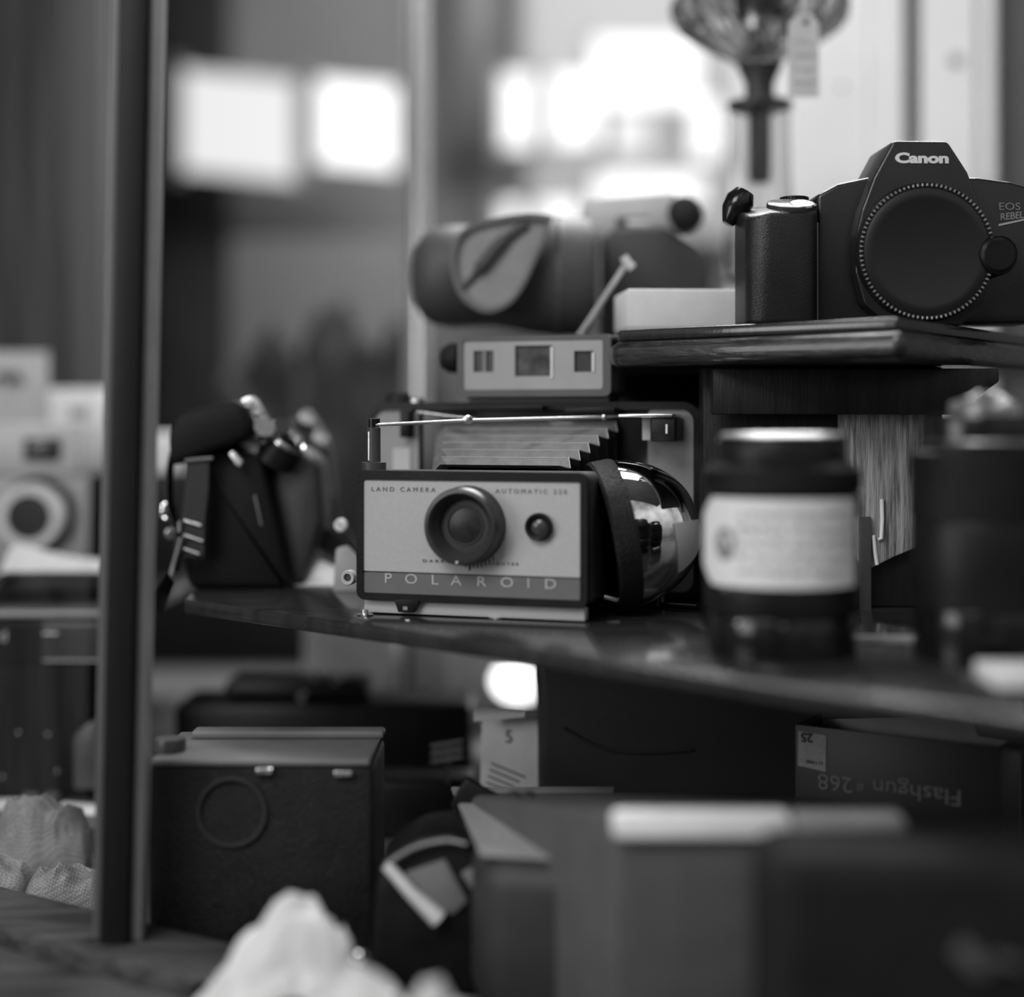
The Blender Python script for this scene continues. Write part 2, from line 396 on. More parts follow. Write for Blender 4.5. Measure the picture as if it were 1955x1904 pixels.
for ch,px in zip('POLAROID',(741,785,830,871,919,968,1009,1051)):
    py=1105+ (px-741)*.036
    a=h(px,py,.0004); text(ch,.0068,M_pale,t,a,xs=1.25 if ch!='I' else 1,bold=.00003,label='pale capital letter %s on the name band'%ch)
tk=bmesh.new()
for i in range(11):
    px=866+i*7.6; big=(i==4)
    a=h(px,1079+abs(i-5)**2*-.55,.0004); join(tk, box(a.x-.00022*(2 if big else 1),a.x+.00022*(2 if big else 1),.0002,.0008,a.z-(.0028 if big else .0016),a.z+.0006))
obj('scale_marks', tk, M_ink, t, smooth=False)
# lens
c=h(893,1003,.0); R=.0192
lens=obj('lens_ring', aim(lathe([(0,.0035),(.0125,.0035),(.0128,.0065),(.0148,.0092),(.0152,.0112),(.0162,.0122),(.0178,.0118),(.0186,.0104),(.0188,.003),(R,.002),(R,-.001)],72),c,FRONT), mat('lens_ring_plastic',.032,.36), t)
obj('inner_ring', aim(lathe([(.0084,.0036),(.0087,.0044),(.0093,.0044),(.0096,.0038),(.0122,.0037)],64),c,FRONT), mat('inner_bezel',.02,.5), lens)
obj('lens_glass', aim(lathe([(0,.0046),(.004,.0044),(.0085,.0036)],48),c,FRONT), mat('dull_lens_glass',.016,.35,var=.4,scale=250,spec=.35), lens, label='dark glass lens element')
obj('index_dot', aim(lathe([(0,.0006),(.0005,.0005),(.0007,0)],12),c+Vector((-.0012,-.0121,-.0170)),FRONT), M_white, lens)
c=h(1030,1006,0)
eye=obj('electric_eye', aim(lathe([(0,.0006),(.0044,.0006),(.0048,.003),(.0058,.0036),(.0066,.0026),(.0067,0)],48),c,FRONT), M_black, t)
obj('eye_glass', aim(lathe([(0,.0024),(.0022,.0020),(.0044,.0008)],32),c,FRONT), M_lensg, eye)
# rear body
bt=.103
x0=h(701,950,bt).x; x1=h(1338,950,bt).x; zt2=h(1017,768,bt).z
ix0=h(798,900,bt).x; ix1=h(1236,900,bt).x; izt=h(1017,790,bt).z
obj('body_shell', prism(rrect(x0,x1,.0015,zt2,.010),bt+.006,bt+.052,.002,2), M_greyd, t)
obj('body_frame', ring_prism(rrect(x0,x1,.0012,zt2,.010,8), rrect(x0+.0038,x1-.0038,.005,zt2-.0042,.0065,8), bt-.001,bt+.007), M_black, t)
for a,b in ((x0+.0036,ix0),(ix1,x1-.0036)):
    obj('side_panel', prism(rrect(a,b,.005,zt2-.004,.003),bt+.001,bt+.0062), mat('body_panel_metal',.26,.45), t)
obj('bellows_well', prism(rrect(ix0,ix1,.004,zt2-.0045,.002),bt+.0045,bt+.0065), M_blackg, t)
s=h(766,878,bt); obj('sticker', prism(rrect(s.x-.0052,s.x+.0052,s.z-.0075,s.z+.0065,.0006),bt+.0003,bt+.0011), M_cream, t, label='small pale sticker')
s=h(780,808,bt); obj('latch', box(s.x-.003,s.x+.003,bt-.006,bt+.002,s.z-.008,s.z+.007,.0006), M_black, t)
bg1=h(1267,820,bt-.02); nb=obj('number_block', box(bg1.x-.0062,bg1.x+.0062,bt-.022,bt,bg1.z-.0063,bg1.z+.0063,.0005), M_black, t, label='black block marked with the figure 1')
text('1',.0066,M_white,nb,(bg1.x+.0020,bt-.0222,bg1.z),bold=.00016,label='white figure 1')
a=h(1186,793,bt-.018); b=h(1288,800,bt-.018)
obj('release_arm', prism([(a.x,a.z+.0005),(b.x,b.z+.0025),(b.x,b.z+.0009),(a.x,a.z-.0012)],bt-.024,bt-.002,.0003), M_steel, t)
a=h(1238,812,bt-.012); obj('arm_bracket', box(a.x-.003,a.x+.0016,bt-.014,bt,a.z-.008,a.z+.004,.0005), M_alu, t)
# top rails
a=h(800,781,bt); b=h(1045,783,bt); obj('top_rail', box(a.x,b.x,bt-.010,bt,a.z-.0012,a.z+.0016,.0005), M_black, t)
a=h(1085,785,bt); b=h(1180,787,bt); obj('top_rail', box(a.x,b.x,bt-.008,bt,a.z-.0012,a.z+.0018,.0005), M_black, t)
# struts
p0=h(716,812,.010); p1=h(892,803,.05); p2=h(1110,798,.085); p3=h(1190,795,.098)
obj('strut', tube([p0,p1,p2,p3],.00095,10), M_steel, t, label='thin bright metal strut')
q0=h(800,786,bt-.004); q1=h(905,798,.06); obj('strut', ribbon([q0,h(850,793,.085),q1],.004,.0008,(0,1,0)), M_steel, t)
obj('pivot', aim(lathe([(0,.0022),(.0018,.0018),(.0024,.0006),(.0024,-.002)],20), h(892,801,.047), FRONT), M_steel, t)
obj('pivot', aim(lathe([(0,.0016),(.0012,.0012),(.0016,.0004),(.0016,-.002)],16), h(1153,797,.092), FRONT), M_steel, t)
# post on the shutter housing
pb=h(714,890,.012)
post=obj('standard_post', T(lathe([(0,0),(.0062,0),(.0062,.0042),(.0034,.0044),(.0033,.0216),(.0,.0216)],24),Matrix.Translation((pb.x,pb.y,zt-.0002))), M_greyd, t)
obj('post_cap', T(lathe([(.0,.0002),(.0030,.0002),(.0031,.0045),(.0,.0048)],20),Matrix.Translation((pb.x,pb.y,zt+.0214))), M_blackg, post)
obj('chrome_line', box(pb.x-.0017,pb.x-.0010,pb.y-.0036,pb.y-.003,zt+.005,zt+.0195), M_steel, post)
# bellows
N=6; tA=.034; tB=bt+.002
bm=bmesh.new(); rings=[]
for i in range(2*N+1):
    k=i/(2*N); tt=tA+(tB-tA)*k; cxl=(h(945,900,tA).x)*(1-k)+(h(1003,900,tB).x)*k
    wx=(.0345*(1-k)+.052*k); zc_t=(h(945,888,tA).z)*(1-k)+(h(1003,806,tB).z)*k; zb_=.022*(1-k)+.012*k
    o=.0075 if i%2 else 0
    xa=cxl-wx+o*.6; xb=cxl+wx-o; za=zb_+o; zz=zc_t-o*.42
    ch=.005
    vx_=.002 if i%2 else -.0015; zz=zc_t-(.0035 if i%2 else 0); xb=cxl+wx
    ring=[(xa+ch,zz),(xb+vx_,zz),(xb+vx_,zz-ch*.6),(xb-o,za+ch),(xb-ch-o,za),(xa+ch,za),(xa,za+ch),(xa,zz-ch)]
    rings.append([bm.verts.new((x,tt,z)) for x,z in ring])
for Aq,Bq in zip(rings,rings[1:]):
    for k in range(8): bm.faces.new((Aq[k],Aq[(k+1)%8],Bq[(k+1)%8],Bq[k]))
bmesh.ops.recalc_face_normals(bm, faces=bm.faces)
RC=[[v.co.copy() for v in r] for r in rings]
for i_,f_ in enumerate(bm.faces):
    if i_%8 in (1,2,3,4,5): f_.material_index=1
bel=obj('bellows', bm, M_bellow, t, smooth=False); bel.data.materials.append(M_black)
# pale worn fold lines
fl=bmesh.new()
for i in range(2,2*N+1,2):
    k=i/(2*N); tt=tA+(tB-tA)*k; cxl=(h(945,900,tA).x)*(1-k)+(h(1003,900,tB).x)*k
    wx=(.0345*(1-k)+.052*k); zc_t=(h(945,888,tA).z)*(1-k)+(h(1003,806,tB).z)*k
    join(fl, tube([(cxl-wx+.005,tt,zc_t),(cxl+wx-.002,tt,zc_t)],.00022,6))
join(fl, tube([r[1]+Vector((.0003,0,.0003)) for r in RC],.00035,6))
obj('fold_edges', fl, mat('worn_fold_cloth',.42,.6), bel)
# rangefinder
ra=.098
rx0=h(873,700,ra).x; rx1=h(1166,700,ra).x; rz0=h(1017,757,ra).z; rz1=h(1017,640,ra).z
rf=obj('rangefinder', prism(rrect(rx0,rx1,rz0,rz1,.0035),ra+.0035,ra+.034,.0012,3), M_greyd, t)
obj('finder_rim', ring_prism(rrect(rx0,rx1,rz0,rz1,.0035), rrect(rx0+.0032,rx1-.0045,rz0+.0038,rz1-.0025,.0018), ra,ra+.004), mat('rim_plastic',.09,.4), rf)
fx0=rx0+.0032; fx1=rx1-.0045; fz0=rz0+.0038; fz1=rz1-.0025
def hole_plate(x0,x1,z0,z1,holes,y0,y1):
    """a plate with rectangular window openings"""
    xs=sorted({x0,x1}|{v for q in holes for v in q[:2]}); zs=sorted({z0,z1}|{v for q in holes for v in q[2:]})
    bm=bmesh.new()
    for a,b in zip(xs,xs[1:]):
        for c,d in zip(zs,zs[1:]):
            mx,mz=(a+b)/2,(c+d)/2
            if any(q[0]<mx<q[1] and q[2]<mz<q[3] for q in holes): continue
            join(bm, box(a,b,y0,y1,c,d))
    bmesh.ops.remove_doubles(bm, verts=bm.verts, dist=1e-6); return bm
def hr(a,b,c,d): 
    u=h(a,c,ra); v=h(b,d,ra); return (u.x,v.x,v.z,u.z)
holes=[hr(903,941,670,710),hr(982,1053,660,718),hr(1095,1132,670,710)]
obj('finder_face', hole_plate(fx0,fx1,fz0,fz1,holes,ra+.001,ra+.0028), mat('finder_face_metal',.36,.45,var=.05), rf, smooth=False)
for i,q in enumerate(holes):
    obj('finder_window', box(q[0]+.0001,q[1]-.0001,ra+.0029,ra+.0034,q[2]+.0001,q[3]-.0001), M_lensg if i!=1 else mat('tinted_finder_glass',.09,.08,var=.5,scale=120), rf)
    if i: obj('window_edge', box(q[1]-.0007,q[1]+.0006,ra+.0002,ra+.003,q[2]-(.0012 if i==1 else 0),q[3]-.001), M_white, rf, label='bright bevelled window edge')
    else: obj('window_bar', box(q[0]+.005,q[0]+.0072,ra+.0015,ra+.0030,q[2],q[3]), M_greyp, rf)
obj('finder_neck', prism([(rx0+.005,zt2-.001),(rx1-.004,zt2-.001),(rx1-.002,rz0+.001),(rx0+.002,rz0+.001)],ra+.008,ra+.03), M_greyd, t)
e=h(858,684,ra+.03); obj('eyepiece', T(aim(lathe([(0,.006),(.006,.006),(.0085,.002),(.009,-.004),(.0,-.006)],28),(e.x+.003,ra+.028,e.z),(-1,0,0)),Matrix.Identity(4)), M_rubber, rf)
e=h(765,752,ra+.03); obj('dial', T(lathe([(0,0),(.008,0),(.008,.003),(.006,.0065),(0,.007)],28),Matrix.Translation((e.x,ra+.028,zt2-.0005))), M_rubber, t)
e=h(795,752,ra+.02); obj('shutter_release', T(lathe([(0,0),(.0045,0),(.004,.0028),(0,.004)],20),Matrix.Translation((e.x,ra+.02,zt2-.0005))), M_steel, t)
# bed strip and feet
a=h(694,1165,.003); b=h(1116,1165,.003)
obj('bed', box(a.x,b.x,.0035,.010,.0009,.0072,.0006), M_alu, t)
obj('bed_rails', box(a.x,b.x-.004,.0105,bt+.01,.0009,.006,.0006), M_black, t)
a=h(775,1155,0); fb=obj('bed_latch', prism([(a.x-.006,.0085),(a.x+.0075,.0085),(a.x+.004,.0022),(a.x-.0038,.0022)],-.001,.0034,.0004), M_black, t)
obj('rivet', box(a.x-.001,a.x+.0013,-.0014,-.0008,.0035,.0052), M_steel, fb)
for px in (706,945):
    a=h(px,1178,.004); obj('foot', T(lathe([(0,0),(.0038,0),(.0042,.0008),(.002,.0012),(.0018,.003),(0,.003)],20),Matrix.Translation((a.x,.004-.006 if px==706 else .006,.0))), M_steel, t)
a=h(1270,1168,.09); obj('foot', T(lathe([(0,0),(.0052,.0004),(.0035,.001),(.0033,.0075),(.0016,.0094),(0,.0098)],24),Matrix.Translation((a.x,.074,0))), M_blackg, t)
# strap stud on the left
a=h(665,1103,.012); sd=obj('strap_stud', aim(lathe([(.0018,.0008),(.0022,.0014),(.0035,.0014),(.0038,.0006),(.0038,-.003),(0,-.003)],28),a,FRONT), M_cream, t, label='pale ringed strap stud')
obj('stud_centre', aim(lathe([(0,.0003),(.0018,.0003),(.0020,-.001)],20),a,FRONT), M_greyd, sd)
obj('stud_pin', box(a.x+.001,-hw+.001,.012,.016,a.z-.0014,a.z+.0014), M_steel, sd)

# ------------------------------------------------------------------ flash reflector beside the instant camera
t=thing('flash_reflector','shiny chrome flash reflector bowl lying on its side right of the instant camera','flash',loc=P(1173,1022,.767))
ax=Vector((.97,.13,.17)).normalized()
R=.0375
prof=[(R,0),(R*.985,.004),(R*.95,.012),(R*.87,.021),(R*.74,.030),(R*.56,.0365),(R*.34,.0405),(R*.14,.042),(0,.0423)]
# finer curve
pf=[]
for i in range(33):
    a=PI/2*i/32; pf.append((R*math.cos(a)**.85 if i<32 else 0, .0425*math.sin(a)**1.05))
obj('bowl', aim(lathe(pf,72),(0,0,0),ax), M_chrome, t, ang=70)
obj('rim_collar', aim(lathe([(R*.9,-.0065),(R*.985,-.0075),(R*1.015,-.006),(R*1.02,.003),(R*1.01,.0045),(R*.97,.005),(R*.93,-.002),(R*.9,-.0065)],72),(0,0,0),ax), M_leather, t, label='black ribbed collar round the rim')
obj('rim_back', aim(lathe([(0,-.004),(R*.93,-.005),(R*.93,-.003),(0,-.002)],48),(0,0,0),ax), M_blackg, t)
# lens sticker's reflection put on as a pale patch: the part of the bowl surface inside an angular window
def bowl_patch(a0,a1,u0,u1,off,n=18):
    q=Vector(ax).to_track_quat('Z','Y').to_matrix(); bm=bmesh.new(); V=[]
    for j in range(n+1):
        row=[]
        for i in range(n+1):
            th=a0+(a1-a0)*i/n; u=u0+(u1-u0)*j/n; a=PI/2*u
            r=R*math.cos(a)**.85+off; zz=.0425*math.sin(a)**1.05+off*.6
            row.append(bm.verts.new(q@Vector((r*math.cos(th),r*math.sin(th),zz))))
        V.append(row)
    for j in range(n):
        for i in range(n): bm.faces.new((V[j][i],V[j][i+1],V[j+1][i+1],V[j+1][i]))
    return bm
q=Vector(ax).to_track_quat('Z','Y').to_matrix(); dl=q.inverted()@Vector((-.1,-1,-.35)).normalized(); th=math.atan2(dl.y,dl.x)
obj('sticker_reflection', bowl_patch(th-.42,th+.42,.38,.78,.0004), M_cream, t, label='pale patch on the bowl painting the reflected lens sticker')
e=P(1166,1150,.767)-P(1173,1022,.767)
obj('hinge', T(tube([(-.004,0,0),(.004,0,-.002)],.0016,10),Matrix.Translation(e+Vector((0,-.01,.004)))), M_steel, t)

# ------------------------------------------------------------------ zoom lenses standing on the shelf
def stand_lens(label, px, Y, rings, z0=None):
    t=thing('zoom_lens',label,'lens',loc=(P(px,0,Y).x,Y,ZS if z0 is None else z0))
    for nm,prof,m in rings: obj(nm, lathe(prof,64), m, t)
    return t
def grip_bm(r,z0,z1,n=60,d=.0006):
    bm=lathe([(r-.001,z0),(r,z0+.0004),(r,z1-.0004),(r-.001,z1)],128)
    for i in range(n):
        a=2*PI*i/n; b=box(r-.0005,r+d,-.0006,.0006,z0+.0015,z1-.0015); T(b,Matrix.Rotation(a,4,'Z')); join(bm,b)
    return bm
t=stand_lens('black zoom lens with a white handwritten sticker, nearest to the viewer',1492,.640,[
 ('mount_end',[(0,0),(.0300,0),(.0305,.001),(.0305,.016),(.0300,.0168),(.0290,.017)],M_blackg),
 ('lower_barrel',[(.0290,.017),(.0318,.0175),(.0322,.019),(.0322,.032),(.0318,.033)],M_black),
 ('barrel',[(.0318,.033),(.0310,.034),(.0310,.066),(.0316,.067)],M_black),
 ('neck',[(.0316,.0765),(.0300,.0780),(.0278,.0792),(.0270,.0800),(.0268,.0872),(.0262,.0884)],M_black)])
obj('zoom_ring', grip_bm(.0320,.0668,.0768,70), M_rubber, t)
obj('front_rim', lathe([(.0262,.0884),(.0265,.0892),(.0258,.0898),(.0240,.0893),(.0232,.0880),(.0225,.0865),(0,.0862)],64), M_blackg, t)
obj('rim_ring', lathe([(.0205,.0885),(.0225,.0905),(.0240,.0912),(.0252,.0905),(.0255,.0893)],64), mat('frosted_rim_metal',.5,.36,metal=.7), t, label='bright thin metal ring at the top')
obj('front_glass', lathe([(0,.0886),(.010,.0882),(.018,.0872),(.0226,.0860)],48), M_lensg, t)
# the sticker wraps the barrel; facing the viewer, left corners cut
def wrap(r,a0,a1,z0,z1,cut=0,n=40,th=.0003):
    bm=bmesh.new(); I=[];O=[]
    for i in range(n+1):
        k=i/n; a=a0+(a1-a0)*k; dd=cut*max(0,1-k/.13)
        for L,rr in ((O,r+th),(I,r)):
            L.append((bm.verts.new((rr*math.sin(a),-rr*math.cos(a),z0+dd)),bm.verts.new((rr*math.sin(a),-rr*math.cos(a),z1-dd))))
    for i in range(n):
        bm.faces.new((O[i][0],O[i+1][0],O[i+1][1],O[i][1])); bm.faces.new((I[i][0],I[i][1],I[i+1][1],I[i+1][0]))
        for k in (0,1): bm.faces.new((O[i][k],I[i][k],I[i+1][k],O[i+1][k]))
    for i in (0,n): bm.faces.new((O[i][0],O[i][1],I[i][1],I[i][0]))
    bmesh.ops.recalc_face_normals(bm, faces=bm.faces); return bm
stk=obj('sticker', wrap(.0326,-1.5,.93,.0295,.0652,.008), M_paper, t, label='white paper sticker with faint handwriting')
bm=bmesh.new()
for i in range(17):
    a=2*PI*i/16
sp=bmesh.new(); cen=[(-.93+.17*math.cos(2*PI*i/20), .0465+.0068*math.sin(2*PI*i/20)) for i in range(20)]
sp.faces.new([sp.verts.new((.0331*math.sin(a),-.0331*math.cos(a),z)) for a,z in cen]); obj('sticker_hole', sp, mat('grey_spot',.2,.7), stk)
sc_=bmesh.new()
random.seed(3)
for row in range(5):
    z=.0585-row*.0055; a=-.72
    while a<.62:
        L=random.uniform(.05,.2)
        pts=[(.0331*math.sin(a+L*k/5),-.0331*math.cos(a+L*k/5),z+random.uniform(-.0011,.0011)) for k in range(6)]
        join(sc_, tube(pts,.0005,5)); a+=L+random.uniform(.03,.08)
obj('handwriting', sc_, mat('faint_pencil',.36,.7), stk)
obj('index_knob', box(.0290,.0325,-.006,.001,.0560,.0660,.001), M_black, t)
obj('index_mark', T(lathe([(0,.0008),(.0009,.0005),(.0011,0)],12),Matrix.Translation((.0315,-.004,.0645))), M_steel, t)
for a,z in ((-.15,.0145),(-.75,.0145),(-.95,.028)):
    obj('screw', aim(lathe([(0,.0006),(.0009,.0004),(.0012,0)],12),(.0312*math.sin(a) if z<.02 else .0322*math.sin(a),-(.0305 if z<.02 else .0322)*math.cos(a),z),(math.sin(a),-math.cos(a),0)), M_steel, t)
t=stand_lens('tall black zoom lens at the right edge of the shelf, no sticker',1880,.625,[
 ('mount_end',[(0,0),(.0280,0),(.0284,.001),(.0284,.020),(.0280,.021)],M_blackg),
 ('barrel',[(.0280,.021),(.0290,.0215),(.0292,.030),(.0292,.055),(.0288,.056)],M_black),
 ('neck',[(.0282,.0835),(.0262,.0845),(.0262,.0868),(.0256,.0872)],M_black)])
obj('zoom_ring', grip_bm(.0290,.0560,.0838,60), M_rubber, t)
obj('neck_ring', lathe([(.0258,.0866),(.0261,.0876),(.0256,.0885),(.0252,.0880)],64), M_steel, t)
obj('hood', lathe([(.0252,.0880),(.0252,.0965),(.0244,.0988),(.0232,.0986),(.0228,.094),(0,.093)],64), M_blackg, t)
topz=ZS+.0988
o=obj('plastic_wrap', crumple(.028,.022,.017,11,26,1.6), mat('crinkled_clear_film',.16,.18,var=.3,scale=120,bump=.3), loc=(P(1875,0,.632).x,.632,topz-.002)); tag(o,'crinkled clear wrap on top of the tall black lens','wrapping')
# ------------------------------------------------------------------ slr body on the upper shelf
M_dimt=mat('dull_grey_print',.22,.5)
FS=Frame(P(1705,0,.775).x,.775,ZU,math.radians(2.0)); g=FS.hit
t=thing('slr_camera','black slr camera body without a lens on the worn corner of the upper shelf','camera',FS)
def poly(pts,fr,tt): return [(v.x,v.z) for v in (fr.hit(a,b,tt) for a,b in pts)]
bod=poly([(1560,372),(1600,350),(1662,337),(1868,338),(1930,346),(1985,362),(1996,400),(1996,600),(1985,616)],FS,0); bod=[(x,max(z,.0004)) for x,z in bod]+[(g(1555,600,0).x,.0004)]
obj('body_shell', prism(bod,0,.036,.0022,3), mat('black_body_plastic',.012,.3,var=.25,bump=.08,bscale=1500), t)
# right-hand grip
gx0=g(1427,500,-.014).x; gx1=g(1566,500,-.014).x; gz1=g(1500,372,-.014).z
gb=slab(rrect(gx0,gx1,-.017,.030,.011,8),.0003,gz1,0)
bmesh.ops.bevel(gb, geom=[e for e in gb.edges if abs(e.verts[0].co.z-e.verts[1].co.z)<1e-6], offset=.0022, segments=3, affect='EDGES', profile=.5)
for v in gb.verts:
    if v.co.z>.05: v.co.z -= max(0,(.012-v.co.y))*.30 + max(0,(gx0+.012-v.co.x))*.35
grip=obj('grip', gb, mat('pebbled_grip_rubber',.010,.36,var=.35,bump=.22,bscale=1500,kind='voronoi',spec=.4), t, label='pebbled black hand grip')
obj('grip_seam', box(gx1+.0012,gx1+.0022,-.0012,.001,.003,gz1-.012,.0003), M_greyp, t)
bs=g(1530,371,-.008)
sh=obj('shutter_plate', aim(lathe([(0,.0008),(.0115,.0008),(.0125,.0002),(.0125,-.002)],36),(bs.x-.004,-.004,gz1-.0032),(0,-.30,1)), mat('satin_black_plate',.04,.22), t)
obj('shutter_button', aim(lathe([(0,.0022),(.0040,.0020),(.0056,.0014),(.0060,.0005)],28),(bs.x,-.0095,gz1-.0047),(0,-.45,1)), M_steel, sh)
k=g(1518,352,.012); dl=bmesh.new(); join(dl,lathe([(0,.0034),(.0065,.0034),(.0068,.0028),(.0068,0)],36))
for i in range(26):
    b=box(.0064,.0074,-.0003,.0003,.0003,.0032); T(b,Matrix.Rotation(2*PI*i/26,4,'Z')); join(dl,b)
T(dl,Matrix.Translation((k.x,.014,gz1-.0005))); obj('command_dial', dl, M_black, t)
# prism hump
hump=poly([(1633,520),(1634,450),(1645,400),(1668,338),(1704,270),(1712,268),(1806,269),(1813,274),(1848,328),(1868,380),(1884,440),(1894,505),(1880,575),(1835,622),(1700,622),(1650,580)],FS,-.012)
hb=prism(hump,-.012,.030,.0016,3)
for v in hb.verts:
    pass
obj('prism_housing', hb, mat('black_body_plastic',.012,.3), t)
pts=poly([(1678,322),(1712,280),(1806,280),(1838,322)],FS,-.012)
zc=g(1760,303,-.012)
a=g(1712,303,-.012);b=g(1814,303,-.012)
lean=math.atan(.9)
def logo_word():
    R=Matrix.Rotation(-.30,4,'X')
    return text('Canon',.0068,M_white,t,(zc.x,-.0122,zc.z),bold=.00030,width=(b-a).length,track=.98,label='white serif maker name on the prism housing',depth=.0003)
logo_word()
# mount and cap
c=g(1765,482,-.012); cx_,cz_=c.x,c.z; Rm=.0342
obj('mount_ring', aim(lathe([(Rm*.86,.0035),(Rm*.97,.0035),(Rm*1.0,.0025),(Rm*1.02,-.001),(Rm*.86,-.001)],80),(cx_,-.0124,cz_),FRONT), M_black, t)
cap=bmesh.new(); join(cap, lathe([(0,.0040),(Rm*.72,.0040),(Rm*.78,.0046),(Rm*.86,.0046),(Rm*.92,.0038),(Rm*.93,.0025)],80))
cp=obj('body_cap', aim(cap,(cx_,-.0124,cz_),FRONT), mat('body_cap_plastic',.008,.42,var=.1), t)
bd=bmesh.new()
for i in range(88):
    a_=2*PI*i/88; b_=box(Rm*.94,Rm*.985,-.00045,.00045,.0032,.0048,.00018,1); T(b_,Matrix.Rotation(a_,4,'Z')); join(bd,b_)
obj('cap_teeth', aim(bd,(cx_,-.0124,cz_),FRONT), mat('worn_tooth_metal',.35,.3,metal=.6), cp, label='row of small shiny teeth round the cap')
c=g(1905,487,-.016); kb=obj('release_button', aim(lathe([(0,.004),(.0075,.004),(.0092,.0026),(.0095,.003),(.0102,.0012),(.0104,-.013)],40),(c.x,-.0145,c.z),FRONT), M_black, t)
a=g(1902,390,0); text('EOS',.0052,M_dimt,t,(g(1927,395,0).x,-.0002,g(1927,395,0).z),width=.0108,label='grey outlined lettering on the front')
text('REBEL',.0048,M_dimt,t,(g(1931,413,0).x,-.0002,g(1931,413,0).z),width=.0122,shear=.15,bold=.0001,rot=Matrix.Rotation(-.10,4,'Y'),label='slanted grey lettering on the front')
obj('underline', prism([(x,z) for x,z in poly([(1906,428),(1955,418),(1955,421),(1906,432)],FS,0)],-.0004,.0002), M_pale, t)
k=g(1420,392,.012); obj('strap_lug', T(lathe([(0,.010),(.005,.009),(.0075,.004),(.007,-.003),(.003,-.010),(0,-.011)],24),Matrix.Translation((gx0+.0005,.018,k.z))@Matrix.Rotation(.5,4,'Y')), M_blackg, t)
# ------------------------------------------------------------------ white box, cord, drum case, oil lamp, pale camera on the upper shelf
FB=Frame(P(1320,0,.835).x,.835,ZU,math.radians(4)); x0=FB.hit(1197,600,0).x; x1=FB.hit(1470,600,0).x
t=thing('white_box','flat white cardboard box beside the black slr grip on the upper shelf','box',FB)
zt_=FB.hit(1300,552,0).z
obj('box_body', box(x0+.0006,x1-.0006,.0006,.05,0,zt_-.006,.0006), M_cream, t)
obj('box_lid', box(x0,x1,0,.0506,.003,zt_,.0012), M_paper, t)
pts=smooth_path([P(1103,645,.893),P(1140,590,.89),P(1172,540,.888),P(1196,503,.886)],5)
o=obj('tie_cord', tube(pts,.00155,8), mat('pale_cord',.5,.7,bump=.6,bscale=2500)); tag(o,'pale cord running up from the shelf over the dark drum case, knotted at the top','cord')
kn=obj('knot', tube([P(1190,490,.884),P(1198,502,.884),P(1208,512,.884)],.0026,8), M_cream, o)
o=thing('drum_case','dark padded cylindrical case lying on its side with a curled pale flap','case',loc=P(960,640,.965))
base=P(960,640,.965); o.location=(base.x,base.y,ZU)
s=.965/F
def dz(py): return (HY-py)*s+E-ZU
def dx(px): return (px-960)*s
cz=dz(528)
prof=[]
for px,r in ((784,0),(786,20),(792,52),(806,78),(828,92),(865,98),(905,96),(940,94),(975,100),(1010,108),(1060,114),(1110,114),(1128,106),(1132,60),(1132,0)):
    prof.append((r*s, dx(px)))
cs=lathe(prof,64); q_=Matrix.Rotation(PI/2,4,'Y'); T(cs,q_)
for v in cs.verts: v.co.z += cz-(max(0,v.co.x-dx(930))*.0)
for v in cs.verts:
    if v.co.z<.0004: v.co.z=.0004
obj('case_body', cs, mat('dark_leather_case',.06,.55,var=.2,scale=20), o)
loop=[(1052,432),(1010,428),(960,434),(910,446),(880,464),(867,500),(870,545),(885,580),(915,603),(945,606),(978,588),(1003,552),(1022,510),(1040,470)]
lp=[(dx(a),dz(b)) for a,b in loop]; lp=[(v.x,v.y) for v in smooth_path([Vector((x,z,0)) for x,z in lp+[lp[0]]],5)][:-1]
inn=[(x*.90+dx(945)*.10,z*.90+dz(515)*.10) for x,z in lp]
rimb=ring_prism(lp,inn,-.050,-.036); obj('flap_rim', rimb, mat('flap_rim_leather',.16,.6), o)
obj('flap_lining', prism(inn,-.046,-.036), mat('flap_lining_suede',.30,.75,var=.1), o, label='paler grey lining of the curled flap')
obj('flap_fold', tube(smooth_path([(dx(1005),-.047,dz(446)),(dx(960),-.048,dz(478)),(dx(925),-.048,dz(520)),(dx(890),-.046,dz(562))],6),[.0028]*6+[.004]*8+[.002]*5,10), mat('flap_fold_leather',.06,.6), o)
obj('case_band', T(T(lathe([(.1145*s*1000,0),(.1165*s*1000,.002),(.1145*s*1000,.004)],48),q_),Matrix.Translation((dx(1060),0,cz))), mat('case_band_leather',.08,.5), o)
# pale camera with a big dark knob
Yk=1.0; s2=Yk/F
o=thing('cine_camera','pale and dark camera with a big round dark knob behind the white box','camera',loc=(P(1235,0,Yk).x,Yk,ZU))
def kx(px): return (px-1235)*s2
def kz(py): return (HY-py)*s2+E-ZU
obj('upper_body', prism([(kx(1118),kz(448)),(kx(1112),kz(388)),(kx(1125),kz(378)),(kx(1290),kz(366)),(kx(1300),kz(440)),(kx(1290),kz(455)),(kx(1130),kz(462))],0,.05,.002), mat('pale_camera_enamel',.5,.45), o)
obj('name_slot', box(kx(1176),kx(1240),-.0008,.0006,kz(432),kz(414),.0003), M_greyd, o)
obj('bright_window', box(kx(1196),kx(1240),-.0014,-.0006,kz(432),kz(420),.0003), M_white, o)
obj('lower_body', prism([(kx(1150),.0002),(kx(1150),kz(462)),(kx(1170),kz(436)),(kx(1260),kz(430)),(kx(1330),kz(470)),(kx(1352),kz(505)),(kx(1352),.0002)],-.006,.05,.004,3), mat('dark_camera_leather',.04,.5,bump=.4,bscale=900), o)
